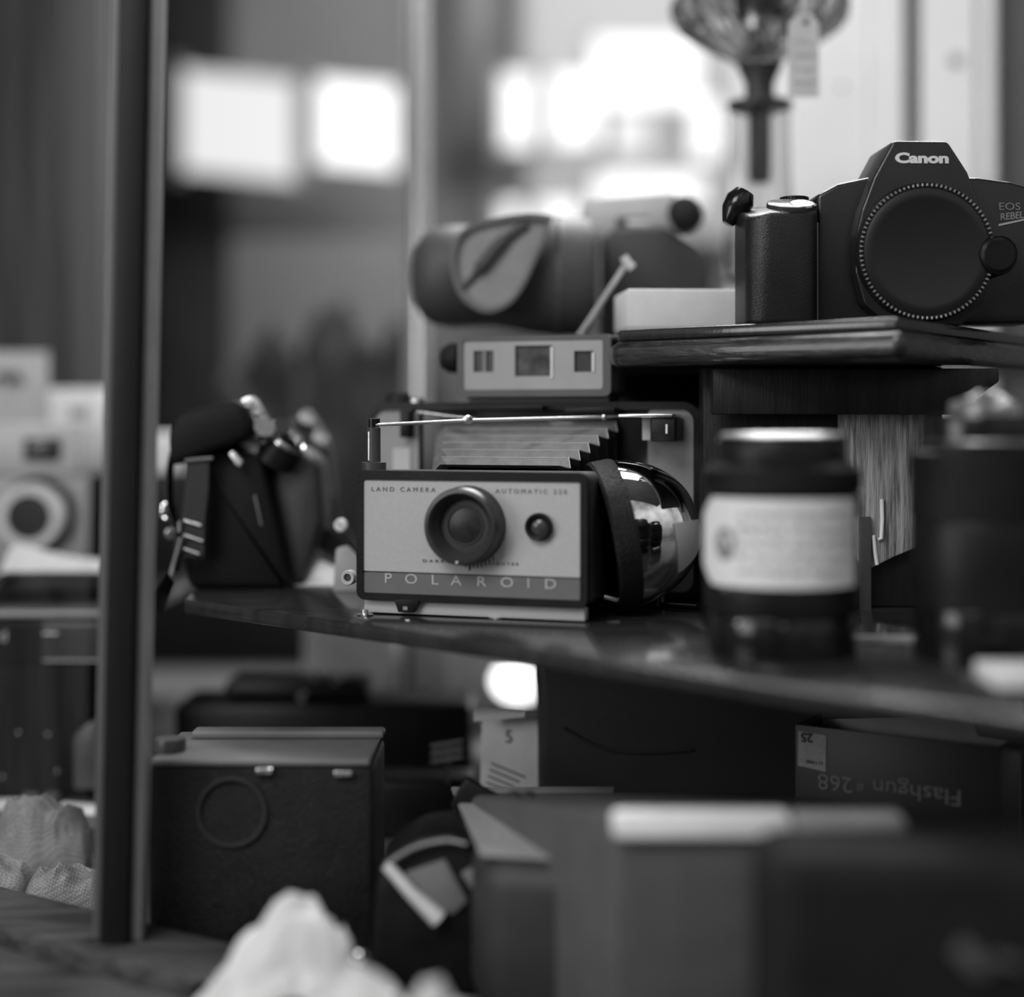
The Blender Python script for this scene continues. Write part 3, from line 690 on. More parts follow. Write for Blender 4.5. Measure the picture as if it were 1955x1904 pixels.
obj('side_knob', aim(lathe([(0,.012),(.0075,.012),(.0105,.010),(.0112,.002),(.0112,-.004),(0,-.004)],36),(kx(1308),-.004,kz(412)),(-.25,-1,.1)), M_rubber, o)
k_=o.children[-1] if o.children else None
obj('silver_post', tube([(kx(1140),-.006,kz(600)),(kx(1140),-.006,kz(445))],.0028,12), M_steel, o)
# oil lamp
Yl=1.04; sl=Yl/F
o=thing('oil_lamp','tall clear glass oil lamp with a fluted bowl above the white box','lamp',loc=(P(1450,0,Yl).x,Yl,ZU))
def lz(py): return (HY-py)*sl+E-ZU
GL=glass('clear_lamp_glass',.05,.86); GL2=glass('smoky_fluted_glass',.06,.62)
obj('foot', lathe([(0,0),(.032,0),(.033,.003),(.034,.004),(.012,.010),(.012,lz(556)),(.024,lz(530)),(.020,lz(522)),(0,lz(522))],48), mat('lamp_foot_metal',.3,.3,metal=.6), o)
r=58*sl
obj('glass_column', lathe([(r*.9,lz(522)),(r,lz(518)),(r*1.16,lz(480)),(r*1.14,lz(440)),(r*1.03,lz(330)),(r*1.0,lz(215)),(r*.96,lz(215)),(r*.99,lz(330)),(r*1.09,lz(440)),(r*1.11,lz(480)),(r*.95,lz(516)),(r*.86,lz(522))],64), GL, o)
obj('inner_stem', lathe([(0,lz(352)),(18*sl,lz(350)),(21*sl,lz(345)),(22*sl,lz(330)),(22*sl,lz(205)),(0,lz(205))],32), mat('dark_lamp_brass',.07,.35,metal=.4), o)
obj('collar', lathe([(0,lz(216)),(40*sl,lz(216)),(62*sl,lz(208)),(63*sl,lz(199)),(58*sl,lz(195)),(28*sl,lz(192)),(28*sl,lz(160)),(40*sl,lz(134)),(44*sl,lz(124)),(0,lz(122))],48), mat('dark_lamp_brass',.07,.35), o)
bp=[(36,122),(46,118),(80,100),(120,78),(150,55),(164,34),(166,18),(160,0),(140,-30),(120,-55),(118,-58),(138,-30),(157,0),(162,18),(160,34),(146,53),(116,75),(77,96),(44,113),(30,118)]
obj('fluted_bowl', lathe([(a*sl,lz(b)) for a,b in bp],144,flute=18,depth=.035), GL2, o, label='fluted smoky glass bowl')
obj('chimney_base', lathe([(0,lz(40)),(40*sl,lz(40)),(48*sl,lz(0)),(60*sl,lz(-70)),(0,lz(-72))],32), mat('dark_lamp_brass',.07,.35), o)
# hanging paper tag and its bracket
o=thing('price_tag','white paper tag with a hole, hanging by a string beside the fluted lamp bowl','tag',loc=P(1535,110,.93))
s3=.93/F
obj('tag_card', prism([(-30*s3,-75*s3),(29*s3,-75*s3),(28*s3,66*s3),(14*s3,84*s3),(-12*s3,84*s3),(-30*s3,66*s3)],0,.0006), mat('worn_tag_paper',.6,.7,var=.08,scale=50), o)
obj('eyelet', aim(lathe([(.0009,0),(.0013,.0006),(.0019,.0004),(.002,0)],16),(3*s3,-.0001,68*s3),FRONT), M_greyd, o)
obj('string', tube(smooth_path([(3*s3,-.0008,68*s3),(-2*s3,-.001,95*s3),(1*s3,0,140*s3)],5),.0006,6), M_cream, o)
hwr=bmesh.new()
random.seed(5)
for rI in range(4):
    z=(30-26*rI)*s3; x=-20*s3
    while x<18*s3:
        L=random.uniform(5,12)*s3; join(hwr, tube([(x+L*k/3,-.0003,z+random.uniform(-.0012,.0012)) for k in range(4)],.00022,5)); x+=L+2*s3
obj('writing', hwr, mat('faded_ink',.22,.7), o)
# ------------------------------------------------------------------ left: slr in its case hanging strap, on the shelf end
Yc=.875; s4=Yc/F
o=thing('slr_camera','black slr camera in a leather case seen from its side, straps hanging','camera',loc=(P(470,0,Yc).x,Yc,ZS))
def ax_(px): return (px-470)*s4
def az(py): return (HY-py)*s4+E-ZS
def pp(pts): return [(ax_(a),max(az(b),.0003)) for a,b in pts]
M_leather2=mat('dull_black_leather',.006,.5,spec=.15,bump=.3,bscale=1300)
obj('case_body', prism(pp([(352,900),(372,868),(440,850),(500,866),(556,1122),(556,1140),(360,1140),(345,1060)]),0,.05,.004,3), M_leather2, o)
obj('case_flap', prism(pp([(330,838),(338,800),(356,786),(462,763),(478,776),(486,812),(480,838),(400,866),(336,890)]),-.014,.036,.004,3), M_leather2, o)
obj('camera_back', prism(pp([(500,872),(560,850),(604,880),(612,1000),(584,1100),(570,1140),(540,1140)]),.012,.06,.006,3), mat('dark_grey_leather',.035,.5,bump=.4,bscale=900), o)
tp=obj('chrome_top', prism(pp([(464,762),(482,756),(494,770),(510,800),(520,838),(506,850),(488,812)]),-.008,.01,.001), M_steel, o, label='chrome top plate edge')
obj('chrome_knob', aim(lathe([(0,.005),(.006,.005),(.0065,0)],24),(ax_(505),-.006,az(822)),(.4,-1,.5)), M_steel, o)
obj('chrome_knob', aim(lathe([(0,.006),(.005,.006),(.0055,0)],24),(ax_(532),0,az(824)),(.5,-.8,.6)), M_chrome, o)
obj('lens_barrel', aim(lathe([(0,.010),(.008,.010),(.009,.006),(.0115,.005),(.0115,-.010),(0,-.010)],40),(ax_(536),.008,az(856)),(.55,-.2,.8)), M_black, o)
obj('aperture_ring', aim(lathe([(.0095,.0055),(.0112,.0062),(.0119,.005),(.0119,.0035),(.0095,.0035)],40),(ax_(536),.008,az(856)),(.55,-.2,.8)), M_steel, o)
for a_,b_,r_ in ((478,775,.0035),(498,790,.003),(520,812,.003),(548,826,.0026),(566,842,.0026)):
    obj('small_fitting', aim(lathe([(0,.003),(r_*.7,.0026),(r_,.001),(r_,-.002)],16),(ax_(a_),-.006 if a_<510 else .002,az(b_)),(.2,-1,.6)), M_steel, o)
obj('chrome_strip', prism(pp([(443,866),(450,860),(468,880),(464,890),(456,886)]),-.010,-.004,.0004), mat('bright_satin_strip',.7,.35,metal=.5), o)
obj('strap_loop', tube([(ax_(362),-.012,az(878)),(ax_(414),-.012,az(874))],.0010,8), mat('dull_loop_metal',.14,.5), o)
obj('seam_highlight', tube([(ax_(487),-.001,az(945)),(ax_(496),-.001,az(985)),(ax_(500),-.001,az(1003))],.0007,8), M_steel, o)
obj('woven_strap', ribbon([(ax_(384),-.010,az(880)),(ax_(384),-.012,az(930)),(ax_(378),-.013,az(990)),(ax_(376),-.012,az(1060))],.013,.0012,(1,0,0)), mat('woven_strap_web',.022,.8,bump=1.0,bscale=700), o)
obj('thin_strap', ribbon(smooth_path([(ax_(400),.006,az(792)),(ax_(352),0,az(820)),(ax_(330),-.004,az(880)),(ax_(328),-.005,az(960)),(ax_(346),-.006,az(1020)),(ax_(340),-.008,az(1090))],6),.007,.0012,(.3,1,0)), M_black, o)
for (a1,b1,a2,b2) in ((362,991,393,1000),(362,1018,397,1030),(362,1044,390,1054)):
    obj('buckle_bar', tube([(ax_(a1),-.0145,az(b1)),(ax_(a2),-.0145,az(b2))],.0009,8), M_steel, o)
obj('buckle_pin', tube([(ax_(358),-.0155,az(1022)),(ax_(337),-.016,az(1098))],.0013,8), M_chrome, o, label='bright slanting metal pin')
obj('buckle_side', tube([(ax_(354),-.015,az(992)),(ax_(354),-.015,az(1012))],.0011,8), M_steel, o)
pts=smooth_path([(ax_(338),-.0175,az(1096)),(ax_(322),-.030,az(1140)),(ax_(308),-.060,az(1165)),(ax_(297),-.062,az(1182))],6)
obj('strap_end', ribbon(pts,.014,.0013,(.3,1,0)), M_black, o)
obj('ring', tube([(ax_(313)+.004*math.cos(a),.01,az(978)+.0045*math.sin(a)) for a in [2*PI*i/20 for i in range(20)]],.0011,8,closed=True), M_chrome, o)
for a,b,r_ in ((310,978,.0035),(322,1020,.004)):
    obj('stud', aim(lathe([(0,.002),(r_*.8,.0015),(r_,0)],20),(ax_(a),.008,az(b)),FRONT), M_chrome, o)
obj('neck_strap', ribbon(smooth_path([(ax_(540),.050,az(1000)),(ax_(590),.034,az(1030)),(ax_(645),.030,az(1062)),(ax_(705),.022,az(1084))],6),.012,.0015,(0,.5,1)), M_leather2, o)
# second camera behind
Yd=.965; s5=Yd/F
o=thing('folding_camera','dark folding camera with worn chrome lugs, half hidden behind the black slr case','camera',loc=(P(590,0,Yd).x,Yd,ZS))
def bx_(px): return (px-590)*s5
def bz(py): return max((HY-py)*s5+E-ZS,.0003)
obj('camera_body', prism([(bx_(a),bz(b)) for a,b in [(520,1130),(520,850),(545,800),(590,790),(625,850),(636,960),(596,1020),(566,1130)]],0,.035,.005,3), mat('dark_grey_leather',.06,.5), o)
for a,b in ((586,800),(612,838)):
    obj('lug', aim(lathe([(0,.005),(.005,.004),(.006,0)],20),(bx_(a),-.002,bz(b)),(.3,-1,.4)), M_steel, o)
obj('side_disc', aim(lathe([(0,.003),(.006,.0025),(.008,0)],28),(bx_(612),-.001,bz(1005)),FRONT), M_steel, o)
obj('neck_strap', ribbon(smooth_path([(bx_(560),-.006,bz(800)),(bx_(612),-.012,bz(860)),(bx_(640),-.016,bz(950)),(bx_(668),-.018,bz(1010)),(bx_(700),-.012,bz(1050))],6),.009,.0013,(0,1,0)), M_black, o)
# slotted knob and glass dish
p=P(651,1003,.86); o=thing('metal_bracket','small pale bracket with a bright slotted screw, left of the instant camera','bracket',loc=(p.x,.86,ZS))
sx_=.86/F
obj('bracket_foot', prism([(-16*sx_,0),(60*sx_,0),(60*sx_,(1097-1060)*sx_),(10*sx_,(1097-1010)*sx_),(-10*sx_,(1097-1015)*sx_)],.001,.008,.001), mat('pale_bracket_metal',.35,.35), o)
zc_=p.z-ZS
k=obj('screw_head', aim(lathe([(0,.0022),(.003,.0022),(.0038,.0012),(.0038,-.001)],28),(0,0,zc_),FRONT), mat('bright_screw',.85,.35,metal=.2), o)
sb=box(-.0038,.0038,-.0025,-.0021,-.0002,.0002); T(sb,Matrix.Rotation(.75,4,'Y')); T(sb,Matrix.Translation((0,0,zc_))); obj('screw_slot', sb, M_ink, k)
# folded price card
p=P(600,1118,.89)
sc5=.89/F
bm=bmesh.new(); 
def V3(px,py,Y): v=P(px,py,Y); return (v.x,v.y,max(v.z,ZS+.0006))
vs_=[bm.verts.new(V3(*q)) for q in ((543,1122,.885),(586,1060,.93),(690,1112,.93),(690,1128,.88))]
bm.faces.new(vs_); r_=bmesh.ops.extrude_face_region(bm, geom=bm.faces[:]); 
for e_ in r_['geom']:
    if isinstance(e_, bmesh.types.BMVert): e_.co.z+=.0006
bmesh.ops.recalc_face_normals(bm, faces=bm.faces)
o=obj('price_card', bm, M_cream); tag(o,'pale folded card leaning between the slr case and the instant camera','card')
# ------------------------------------------------------------------ left background: side shelf and things on it
o=obj('side_shelf', box(-.62,-.235,0,.45,-.006,0,.0012), M_shelf, loc=(0,.97,E-.1215)); tag(o,'dark shelf with a bright front edge, far left behind the post','shelf')
obj('edge_bead', tube([(-.62,-.0015,-.002),(-.235,-.0015,-.002)],.0020,10), mat('edge_bead_metal',.22,.5), o)
ZL=E-.1215
def onshelf(name,label,cat,px0,px1,py0,py1,Y,dep,m,bev=.002):
    b=pbox(px0,px1,py0,py1,Y,Y+dep,bev,floor=ZL); oo=obj(name,b,m); tag(oo,label,cat); return oo
# silver camera
Ys=1.12; s6=Ys/F
o=thing('rangefinder_camera','silver camera with a ringed lens, blurred at the far left edge','camera',loc=(P(70,0,Ys).x,Ys,ZL))
def ux(px): return (px-70)*s6
def uz(py): return max((HY-py)*s6+E-ZL,.0003)
obj('body', box(ux(-60),ux(150),0,.03,0,uz(905),.003), mat('light_camera_leather',.28,.5), o)
tpp=obj('top_plate', box(ux(-62),ux(152),-.002,.032,uz(905),uz(810),.002), mat('silver_top_plate',.4,.4), o)
obj('finder_window', box(ux(48),ux(118),-.004,-.002,uz(880),uz(836),.0008), M_blackg, tpp)
obj('lens_ring', aim(lathe([(.0160,.006),(.0162,.014),(.0225,.014),(.0240,.010),(.0245,0)],48),(ux(66),0,uz(985)),FRONT), mat('pale_lens_ring',.55,.35), o)
obj('outer_ring', aim(lathe([(.0235,.004),(.028,.004),(.029,0)],48),(ux(74),0,uz(985)),FRONT), M_black, o)
obj('lens_glass', aim(lathe([(0,.0146),(.0165,.0142),(.0168,.012)],40),(ux(66),0,uz(985)),FRONT), M_black, o)
o=onshelf('camera_box','dark box standing just right of the window post, behind the slr case','box',222,338,905,1070,1.20,.05,M_black)
o=obj('white_packet', pbox(228,334,828,905,1.20,1.24,.003,floor=P(0,905,1.20).z), M_paper); tag(o,'white packet peeping out between the window post and the slr case','packet')
o=onshelf('camera_box','dark box standing behind the silver camera, far left','box',-150,215,905,1070,1.22,.05,M_black)
zbx=P(0,905,1.22).z
o=obj('white_carton', pbox(-60,196,815,905,1.22,1.27,.002,floor=zbx), mat('carton_card',.5,.6)); tag(o,'white carton with a dark window, on the dark box at the far left','box')
obj('carton_window', pbox(45,140,836,882,1.2175,1.2197,.0004), M_greyd, o)
o=obj('white_packet', pbox(92,198,742,815,1.225,1.262,.002,floor=P(0,815,1.22).z+.0002), M_paper); tag(o,'small white packet on top of the white carton, far left','packet')
obj('packet_mark', pbox(135,165,778,800,1.2235,1.2248,.0003), M_greyp, o)
o=thing('sign_card','pale sign card with a dark scribble, at the left edge','card',loc=(P(20,0,1.232).x,1.232,P(0,815,1.22).z+.0002))
s7=1.232/F
obj('card_sheet', box(-140*s7,72*s7,0,.002,0,(815-672)*s7,.0005), mat('sign_card_paper',.42,.6), o)
obj('scribble', tube(smooth_path([(-32*s7,-.001,85*s7),(-15*s7,-.001,100*s7),(0,-.001,84*s7),(10*s7,-.001,100*s7),(22*s7,-.001,82*s7)],5),.0028,8), M_greyd, o)
# soft case with a draped sheet
o=obj('soft_case', pbox(-120,205,1092,1168,1.02,1.09,.008,floor=ZL), M_black); tag(o,'dark soft case under a curved white sheet, far left','case')
bm=bmesh.new(); rows=[]
path=smooth_path([V for V in (P(-22,1128,1.012),P(8,1075,1.022),P(30,1040,1.03),P(90,1052,1.035),P(150,1064,1.035),P(205,1068,1.035))],6)
A_=[];B_=[]
for k,v in enumerate(path):
    A_.append(bm.verts.new(v)); low=P(0,1092,1.02).z; B_.append(bm.verts.new((v.x+.002,v.y-.022,max(v.z-.016,low+.0008))))
for i in range(len(A_)-1): bm.faces.new((A_[i],A_[i+1],B_[i+1],B_[i]))
r_=bmesh.ops.solidify(bm, geom=bm.faces[:], thickness=.0006)
o=obj('paper_sheet', bm, M_paper); tag(o,'curved white sheet of paper draped over the dark soft case','paper')
# ------------------------------------------------------------------ low ledge, labels, black camera at the left
Ye=.885
o=obj('ledge_board', box(-.55,P(235,0,.885).x,0,.35,0,.0145,.001), mat('dark_ledge_wood',.05,.45), loc=(0,Ye,ZF)); tag(o,'low dark ledge carrying small white labels, bottom left','ledge')
ZLd=ZF+.0147
def flat_label(pts,label):
    bm=bmesh.new(); 
    vv=[]
    for px,py in pts:
        Y=(E-ZLd)*F/(py-HY); vv.append((( px-CX)/F*Y,Y))
    o=obj('label_slip', slab(vv,ZLd,ZLd+.0006), M_paper); tag(o,label,'label'); return o
flat_label([(88,1556),(123,1533),(215,1541),(215,1558)],'white paper label on the ledge beside the post')
flat_label([(-60,1549),(-40,1528),(43,1527),(18,1547)],'white paper label cut by the left edge of the photo')
Yb=.95; s8=Yb/F
o=thing('box_camera','black camera with a ribbed lens ring standing on the low ledge, far left','camera',loc=(P(60,0,Yb).x,Yb,ZLd))
def vx(px): return (px-60)*s8
def vz(py): return max((HY-py)*s8+E-ZLd,.0003)
M_bb=mat('matt_black_body',.004,.6,spec=.1)
obj('body', box(vx(-140),vx(232),.004,.06,0,vz(1192),.003), M_bb, o)
rb=bmesh.new(); join(rb, box(vx(82),vx(232),-.0008,.004,vz(1260),vz(1190),.0004))
for i in range(34):
    x=vx(84+i*4.4); join(rb, box(x-.0003,x+.0003,-.0017,-.0007,vz(1256),vz(1194)))
obj('ribbed_ring', rb, mat('ribbed_ring_metal',.055,.35), o)
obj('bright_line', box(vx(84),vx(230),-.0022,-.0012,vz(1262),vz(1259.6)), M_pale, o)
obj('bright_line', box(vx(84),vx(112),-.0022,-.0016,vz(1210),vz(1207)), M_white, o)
text('d',.0100,M_pale,o,(vx(2),.0038,vz(1217)),label='pale letter d')
obj('front_plate', box(vx(-140),vx(170),.0,.0042,vz(1530),vz(1270),.003), M_bb, o)
obj('side_fitting', prism([(vx(150),vz(1500)),(vx(150),vz(1400)),(vx(175),vz(1375)),(vx(200),vz(1370)),(vx(200),vz(1500))],-.012,.0,.002), M_greyd, o)
for a,b in ((35,1400),(92,1403),(110,1473),(5,1483)):
    obj('screw', aim(lathe([(0,.001),(.0009,.0007),(.0011,0)],12),(vx(a),.0,vz(b)),FRONT), M_steel, o)
for a in (65,105): obj('foot', box(vx(a-14),vx(a+14),-.006,-.0005,0,.005,.0008), M_greyd, o)
# net pouches
def pouch(px,py,Y,w,d,h_,seed,label,rz=0):
    p=P(px,py,Y); o=obj('net_pouch', crumple(w,d,h_,seed,64,1.0), M_net, loc=(p.x,Y,ZF)); o.rotation_euler=(0,0,rz); tag(o,label,'pouch'); return o
pouch(80,1650,.845,.062,.036,.062,4,'larger crumpled net cloth pouch below the ledge, upper one at the left')
pouch(130,1690,.785,.050,.030,.034,9,'smaller net cloth pouch lying in front, against the window post')
pouch(-8,1690,.80,.036,.036,.034,15,'small net cloth pouch cut by the left edge of the photo')
# ------------------------------------------------------------------ window sill, post, pane
u_=Vector((.8417,-.540,0)); n_=Vector((.540,.8417,0)); P0=Vector((-.2526,.757,0))
def sillpt(a,b): v=P0+u_*a+n_*b; return (v.x,v.y)
W=struct('trim_3', slab([sillpt(-.35,0),sillpt(.42,0),sillpt(.42,-.040),sillpt(-.35,-.040)],E-.262,E-.230,.0018,2), M_sill, smooth=True)
struct('trim_4', slab([sillpt(-.35,-.0505),sillpt(.42,-.0505),sillpt(.42,-.16),sillpt(-.35,-.16)],E-.262,E-.233,.004,3), M_sill, smooth=True)
struct('trim_5', slab([sillpt(-.35,-.0405),sillpt(.42,-.0405),sillpt(.42,-.050),sillpt(-.35,-.050)],E-.262,E-.245), M_black)
t=thing('window_post','tall black window post with dull metal flanges, standing on the weathered sill','post',loc=(-.172,.674,E-.2298))
H=.62; ln=.0082   # slight lean
def lean_box(x0,x1,y0,y1,bev):
    b=box(x0,x1,y0,y1,0,H,bev)
    for v in b.verts: v.co.x += ln*v.co.z/ (H)*1.55
    return b
obj('post_core', lean_box(-.0085,.0040,-.004,.016,.0015), mat('black_post_paint',.009,.5,spec=.2), t)
obj('metal_flange', lean_box(-.0135,-.0087,.003,.012,.0008), mat('dull_flange_metal',.10,.45), t, label='dull grey flange on the left')
obj('metal_flange', lean_box(.0042,.0092,.001,.012,.0008), mat('paler_flange_metal',.17,.4), t, label='paler grey flange on the right')
# dusty pane left of the post
pm=bpy.data.materials.new('dusty_pane_glass'); pm.use_nodes=True; pn=pm.node_tree.nodes; pl=pm.node_tree.links
out_=pn['Material Output']; pn.remove(pn['Principled BSDF'])
tr=pn.new('ShaderNodeBsdfTransparent'); df=pn.new('ShaderNodeBsdfDiffuse'); df.inputs[0].default_value=(.75,.75,.75,1)
gl=pn.new('ShaderNodeBsdfGlossy'); gl.inputs['Roughness'].default_value=.02; m1=pn.new('ShaderNodeMixShader'); m2=pn.new('ShaderNodeMixShader'); m2.inputs[0].default_value=.010
tc2=pn.new('ShaderNodeTexCoord'); mp2=pn.new('ShaderNodeMapping'); mp2.inputs['Scale'].default_value=(22,22,3); pl.new(tc2.outputs['Object'],mp2.inputs[0])
n1=pn.new('ShaderNodeTexNoise'); n1.inputs['Scale'].default_value=2.0; n1.inputs['Detail'].default_value=8; pl.new(mp2.outputs[0],n1.inputs['Vector'])
r1=pn.new('ShaderNodeMapRange'); r1.inputs['From Min'].default_value=.4; r1.inputs['From Max'].default_value=.75; r1.inputs['To Min'].default_value=.001; r1.inputs['To Max'].default_value=.016
pl.new(n1.outputs['Fac'],r1.inputs['Value']); pl.new(r1.outputs[0],m1.inputs[0]); pl.new(tr.outputs[0],m1.inputs[1]); pl.new(df.outputs[0],m1.inputs[2])
pl.new(m1.outputs[0],m2.inputs[1]); pl.new(gl.outputs[0],m2.inputs[2]); pl.new(m2.outputs[0],out_.inputs['Surface'])
pane=slab([sillpt(-.30,-.010),sillpt(.075,-.010),sillpt(.075,-.013),sillpt(-.30,-.013)],E-.2296,E+.40)
struct('window_20', pane, pm)
# ------------------------------------------------------------------ lower display: in the dark under the shelf
Yf=.70
o=thing('folded_camera','big black box camera with a pale ridged top, standing on the display floor','camera',loc=(P(500,0,.70).x,.70,ZF))
s9=.70/F
def wx_(px,Y=.70): return (px-CX)/F*Y-P(500,0,.70).x
zt9=(HY-1452)*s9+E-ZF
obj('body', box(wx_(282),wx_(712),0,.066,0,zt9-.003,.003), M_leather, o)
obj('top_cover', box(wx_(286),wx_(706),.001,.065,zt9-.003,zt9,.0012), mat('grey_camera_top',.15,.4), o)
obj('top_ridge', box(wx_(325),wx_(716),.046,.058,zt9,zt9+.004,.0015), mat('grey_camera_top',.15,.4), o)
obj('lens_cover_ring', aim(lathe([(.0142,.0004),(.0146,.0018),(.0158,.0018),(.0162,0)],56),(wx_(443),0,(HY-1550)*s9+E-ZF),FRONT), mat('faint_ring_metal',.032,.4), o)
for a,b,w_ in ((506,1471,16),(656,1476,18)):
    obj('catch', box(wx_(a-w_),wx_(a+w_),-.003,.0,(HY-b-6)*s9+E-ZF,(HY-b+7)*s9+E-ZF,.001), M_steel, o)
obj('winding_knob', T(lathe([(0,.006),(.007,.006),(.0075,.005),(.0075,0)],24),Matrix.Translation((wx_(306),.02,zt9))), M_greyd, o)
# a camera with chrome knobs in the shadow under the shelf
Yg=1.02
o=thing('shadowed_camera','dark camera with three chrome knobs in the shadow under the shelf','camera',loc=(P(560,0,Yg).x,Yg,ZF))
sg=Yg/F
def gx_(px): return (px-560)*sg
def gz_(py): return (HY-py)*sg+E-ZF
obj('body', box(gx_(330),gx_(900),0,.06,0,gz_(1345),.006), M_black, o)
obj('raised_top', box(gx_(420),gx_(700),.01,.05,gz_(1345),gz_(1305),.006), M_black, o)
for a,b in ((601,1294),(641,1303),(578,1330)):
    obj('chrome_knob', aim(lathe([(0,.003),(.0026,.0028),(.0032,.001),(.0032,-.002)],20),(gx_(a),.008 if b<1325 else -.002,gz_(b)),FRONT), M_chrome, o)
o=thing('ridged_knob_camera','dark camera with a ridged chrome winding knob, beside the leaflet','camera',loc=(P(840,0,.90).x,.90,ZF))
sk=.90/F
obj('body', box((700-840)*sk,(905-840)*sk,.010,.05,0,(HY-1500)*sk+E-ZF,.004), M_black, o)
for i in range(3):
    a_=(HY-(1424+i*15))*sk+E-ZF
    obj('knob_disc', tube([((822-840)*sk,.006,a_-.0015),((882-840)*sk,.006,a_+.0015)],.0016,12), M_steel, o)
obj('knob_stem', box((850-840)*sk,(858-840)*sk,.006,.014,(HY-1502)*sk+E-ZF,(HY-1430)*sk+E-ZF), M_greyd, o)
# pale things behind, seen in the gap below the shelf
Yh=1.22
o=obj('cloth_bundle', pbox(575,752,1150,1286,Yh,Yh+.10,.012,floor=ZF), mat('grey_linen',.6,.8)); tag(o,'grey blurred bundle below the left end of the shelf','bundle')
o=obj('pale_carton', pbox(788,1080,1150,1338,1.24,1.34,.006,floor=ZF), mat('grey_carton',.42,.7)); tag(o,'grey blurred carton below the shelf, left of the small glowing globe','box')
p=P(990,1300,1.15)
o=thing('glow_globe','small white globe, its glow added for a bright spot behind the leaflet','lamp',loc=(p.x,1.15,ZF))
obj('globe_shell', T(lathe([(0,-.022)]+[(.022*math.cos(a),.022*math.sin(a)*.8) for a in [(-80+160*i/20)*PI/180 for i in range(21)]]+[(0,.0176)],32),Matrix.Translation((0,0,p.z-ZF))), emit('globe_glow',1,1.6), o)  # glowing globe added for a bright spot of unknown source
obj('globe_stand', lathe([(0,0),(.02,0),(.02,.004),(.004,.006),(.004,p.z-ZF-.018),(0,p.z-ZF-.018)],24), M_black, o)
# leaflet
Yj=.845; sj=Yj/F
o=thing('leaflet','white printed leaflet standing upright with its top edge curled over','leaflet',loc=(P(973,0,Yj).x,Yj,ZF),rotz=-.42)
def jx(px): return (px-973)*sj*1.10
def jz(py): return (HY-py)*sj+E-ZF
obj('sheet', prism([(jx(912),0),(jx(1040),0),(jx(1029),jz(1400)),(jx(1027),jz(1362)),(jx(920),jz(1354))],0,.0007), mat('leaflet_paper',.85,.6), o)
obj('curled_top', ribbon(smooth_path([(jx(975),.001,jz(1358)),(jx(973),-.008,jz(1347)),(jx(974),-.014,jz(1352)),(jx(976),-.016,jz(1364))],6),.030,.0006,(1,0,0)), M_paper, o)
text('5',.010,M_greyd,o,(jx(972),-.0004,jz(1408)))
for i in range(4):
    b_=box(jx(932),jx(1000-i*8),-.0004,-.0001,jz(1472+i*13),jz(1468+i*13)); T(b_,Matrix.Translation((jx(965),0,jz(1490)))@Matrix.Rotation(.28,4,'Y')@Matrix.Translation((-jx(965),0,-jz(1490)))); obj('print_line', b_, mat('grey_print',.2,.6), o)
# black bag
Yk2=.815; s10=Yk2/F
o=thing('camera_bag','large plain black camera bag under the shelf, behind the pale open case','bag',loc=(P(1270,0,Yk2).x,Yk2,ZF))
def hx(px): return (px-1270)*s10
def hz(py): return (HY-py)*s10+E-ZF
obj('bag_body', prism([(hx(1030),0),(hx(1027),hz(1330)),(hx(1022),hz(1275)),(hx(1034),hz(1255)),(hx(1990),hz(1252)),(hx(2004),hz(1300)),(hx(2004),0)],0,.09,.006,3), mat('black_bag_leather',.05,.4,bump=.2,bscale=300), o)
obj('bag_piping', tube(smooth_path([(hx(1075),-.001,hz(1390)),(hx(1150),-.0016,hz(1428)),(hx(1230),-.0016,hz(1436)),(hx(1320),-.001,hz(1432))],8),.0008,8), mat('black_bag_leather',.05), o)
# ------------------------------------------------------------------ flashgun carton
Lc=Vector((.1390,.753,0)); Cc=Vector((.2230,.700,0)); dvec=(Cc-Lc); wdt=dvec.length; ang=math.atan2(dvec.y,dvec.x)
FG=Frame(Lc.x,Lc.y,ZF,ang); gf=FG.hit
o=thing('flashgun_carton','dark open carton printed upside down with Flashgun #268, lower right','box',FG)
ht=(HY-1428)/F*.70+E-ZF; dpt=.034
M_ct=mat('dark_carton_print',.013,.45,var=.2)
obj('carton_body', box(0,wdt,0,.0012,0,ht,.0002), M_ct, o)
obj('side_wall', box(wdt-.0012,wdt,.0013,dpt,0,ht,.0002), M_ct, o)
obj('side_wall', box(0,.0012,.0013,dpt,0,ht,.0002), M_ct, o)
obj('back_wall', prism([(0,0),(wdt,0),(wdt,ht-.004),(wdt*.80,ht-.003),(wdt*.76,ht+.0062),(0,ht-.0030)],dpt,dpt+.0012,.0002), mat('grey_carton_inside',.40,.7), o)
obj('inner_tray', box(.0014,wdt-.0014,.0014,dpt-.0002,0,ht-.020,.0002), mat('grey_carton_tray',.14,.7), o)
fl_=box(wdt+.0002,wdt+.045,.0005,dpt-.001,ht-.0016,ht-.0008,.0002); obj('side_flap', fl_, M_ct, o)
obj('flap_edge', tube([(wdt,0,ht+.0002),(wdt+.045,0,ht-.0003)],.0005,6), M_steel, o)
a=gf(1524,1396,-.0002); b=gf(1578,1476,-.0002)
lb=obj('price_label', prism([(a.x,a.z),(b.x,a.z-.0006),(b.x-.0004,b.z+.0004),(b.x-.002,b.z+.0006),(a.x+.0035,b.z+.0016),(a.x-.0002,b.z+.0018)],-.0004,-.0001), mat('worn_label_paper',.36,.7,var=.15,scale=600), o, label='worn pale price label')
text('25',.0062,M_ink,lb,(a.x+.0045,-.0006,a.z-.0025),flip=True,bold=.0002)
text('I1198E',.0022,M_ink,lb,((a.x+b.x)/2+.001,-.0006,b.z+.0045),flip=True,width=.0085)
M_dimp=mat('dim_grey_print',.2,.5)
